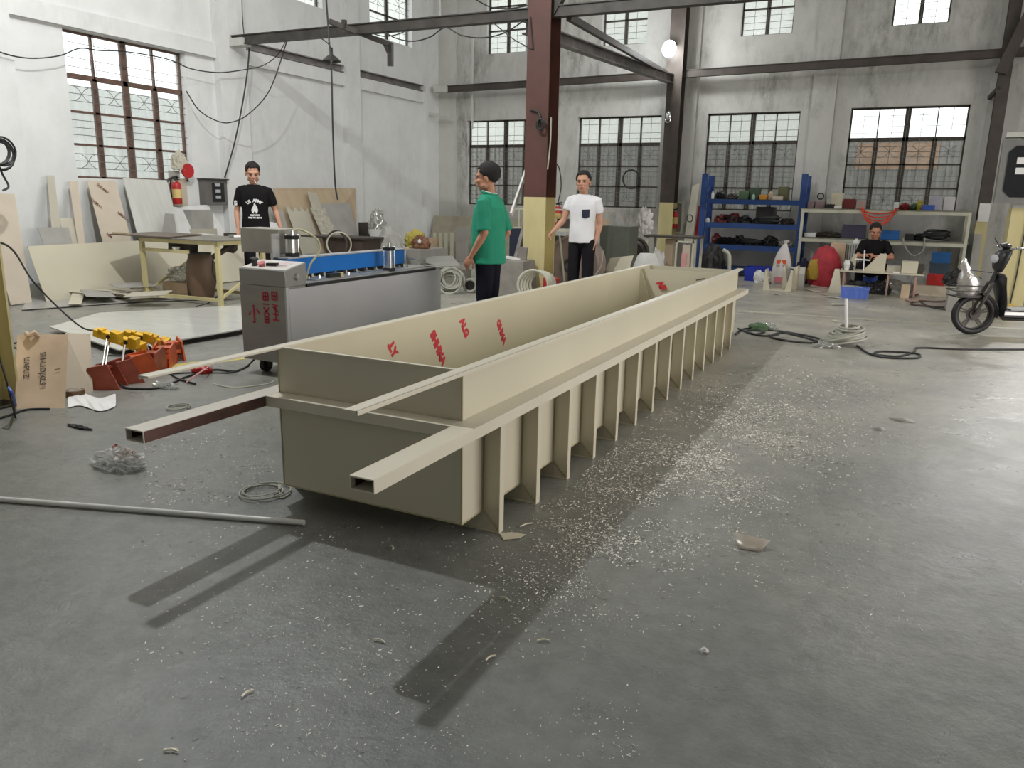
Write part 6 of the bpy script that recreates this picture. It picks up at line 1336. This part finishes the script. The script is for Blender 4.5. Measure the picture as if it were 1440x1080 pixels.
chips('plastic_shavings', 'fine white shavings sprinkled over the floor in front of the tank', 6500, lambda r: (180+r.random()*720, 740+(r.random()**1.3)*330), 2, M_chip, .001, .003)
chips('plastic_shavings', 'white shavings on the floor between the left tubes', 2600, lambda r: (200+r.random()*185, 590+r.random()*120), 3, M_chip)
chips('plastic_shavings', 'pale shavings spread over the right half of the floor', 4000, lambda r: (850+r.random()*450, 560+r.random()*330), 4, M_chip, .001, .003)
# ------------------------------------------------------------------ hanging lamps and wires
def shade_lamp(name, label, p, r, light=None):
    t = thing(name, label, 'lamp', p)
    B().lathe([(.02, .10), (.03, .06), (r*.55, .03), (r, -.03), (r*.98, -.035), (r*.5, .02), (.02, .05)], (0, 0, 0), 28).obj('lamp_shade', M_steel, t, world=False)
    B().cyl((0, 0, .06), (0, 0, .16), .025, 12).obj('socket', M_black, t, world=False)
    B().ell((0, 0, -.0), (.028, .028, .04)).obj('bulb', mat('dull_bulb', (.5, .5, .48), .2), t, world=False); return t
lp = aY(466, 83, 10.0); shade_lamp('pendant_lamp', 'unlit dark cone lamp hanging below the long beam', lp, .145)
line('lamp_wire', 'black cord from the long beam to the cone lamp', [aY(446, 50, 10.2), aY(460, 60, 10.1), lp+V((0, 0, .16))], .008, M_cable, 'cord')
line('hanging_cable', 'long black cable hanging past the cone lamp to the leaning sheets', [aY(458, -10, 9.75), aY(461, 30, 9.8), aY(463, 60, 9.8), aY(466, 95, 9.8), aY(468, 180, 9.8), aY(471, 255, 9.8), aY(475, 281, 9.8)], .013, M_cable)
L_b = aY(943, 70, 16.2); t = thing('wall_lamp', 'glowing white lamp fixed high on the dark brown column', 'lamp', L_b)
B().ell((0, -.10, 0), (.14, .09, .16)).obj('glowing_bulb', mat('lamp_glow', (1, 1, 1), .3, emis=((.97, 1, 1), 38)), t, world=False)
B().box(-.08, .08, -.03, .16, .10, .14).obj('lamp_bracket', M_steel, t, world=False)
point('column_lamp_light', L_b+V((0, -.28, -.0)), 95, .12, (.97, 1, 1))
tk = aY(940, 163, 16.32); t = thing('shiny_hook', 'small shiny cable clamp on the dark column', 'clamp', tk)
B().ell((0, 0, 0), (.06, .04, .09)).torus((0, -.02, -.08), .05, .012, rotm(PI/2, 0, 0), 16, 6).obj('clamp_body', M_chrome, t, world=False)
t = thing('flood_lamp', 'flood lamp fixed to the right pillar outside the frame', 'lamp', FLOOD+V((0, .28, .05)))
B().box(-.18, .18, -.02, .06, -.14, .14).obj('lamp_body', M_steel, t, world=False); B().box(-.02, .02, .06, 1.1, -.02, .02).obj('bracket_arm', M_steel, t, world=False)
for lpos, _e in LAMPS:
    t = thing('high_bay_lamp', 'high bay lamp under the ceiling above the tank', 'lamp', V(lpos)+V((0, 0, .02)))
    B().lathe([(.05, .35), (.07, .2), (.10, .15), (.24, -.05), (.235, -.055), (.09, .14)], (0, 0, .0), 28).obj('lamp_shade', M_alu, t, world=False)
    B().cyl((0, 0, .35), (0, 0, ZC-lpos[2]-.02), .01, 8).obj('cord', M_cable, t, world=False)
    B().ell((0, 0, .10), (.05, .05, .04)).obj('bulb', mat('lamp_glow', 0), t, world=False)
# wires across the hall
def wire(lb, pts, r=.010): line('overhead_wire', lb, pts, r, M_cable, 'wire')
wire('black wire sagging across the top of the left window', [aX(-10, 70, XL+.2), aX(20, 79, XL+.2), aX(50, 82, XL+.2), aX(85, 78, XL+.2), aX(112, 68, XL+.2), aX(140, 71, XL+.2), aX(180, 73, XL+.2), aX(235, 83, XL+.2), aX(270, 97, XL+.2), aX(310, 102, XL+.25), aX(350, 97, XL+.3)], .009)
wire('black wire sagging from the long beam to the corner of the left window', [aX(262, 128, XL+.15), aX(280, 155, XL+.25), aX(305, 170, XL+.35), aX(325, 172, XL+.5), aX(350, 160, XL+.7), aX(380, 125, XL+.9), aX(404, 56, XL+1.1)], .010)
wire('black cable dropping from the long beam to the electrical box', [aX(351, 50, XL+.35), aX(349, 90, XL+.33), aX(342, 140, XL+.3), aX(330, 200, XL+.25), aX(316, 250, XL+.2)], .013)
wire('thin wire from the beam end curving to the pilaster', [aX(402, 57, XL+.9), aX(390, 78, XL+.8), aX(370, 92, XL+.6), aX(350, 97, XL+.32)], .008)
wire('thin vertical wire above the beam bracket', [aX(340, -5, XL+.25), aX(341, 25, XL+.25), aX(343, 48, XL+.25)], .008)
wire('wire hanging under the long beam between bracket and red column', [aY(538, 42, 10.35), aY(555, 53, 10.35), aY(580, 58, 10.35), aY(605, 52, 10.35), aY(626, 39, 10.35), aY(650, 50, 10.35), aY(680, 53, 10.35), aY(710, 46, 10.35), aY(738, 28, 10.35)], .009)
wire('second wire looping under the beam near its hanger', [aY(520, 46, 10.35), aY(540, 51, 10.35), aY(560, 48, 10.35), aY(575, 41, 10.35)], .008)
wire('wire crossing the upper window beside the red column', [aY(665, -3, 11.5), aY(690, 10, 11.4), aY(715, 12, 11.2), aY(742, 8, 10.9)], .010)
wire('wire running down towards the red column from the upper window', [aY(690, 29, 10.38), aY(708, 44, 10.33), aY(725, 57, 10.30), aY(748, 69, 10.262)], .008)
wire('pair of wires fixed to the left flange of the red column', [aY(746, 24, 10.262), aY(748, 48, 10.262), aY(750, 70, 10.262)], .010)
q = aY(757, 155, 10.2); t = thing('column_cable_bunch', 'black cable bunch hanging on the red column', 'cable', q)
B().tube(catmull([aY(746, 155, 10.25), aY(757, 158, 10.22), aY(760, 170, 10.2), aY(758, 182, 10.2)]), .014, 8).obj('cable', M_cable, t)
B().tube(coil_pts(aY(761, 176, 10.2), .05, 4, .03, 4, .2, rotm(PI/2, 0, 0), ecc=1.3), .010, 6).obj('cable_loop', M_cable, t)
line('pale_conduit', 'thin pale rod hanging down the right edge of the red column', [aY(775, 165, 10.26), aY(774, 200, 10.26), aY(770, 238, 10.26)], .010, M_gcable, 'rod')
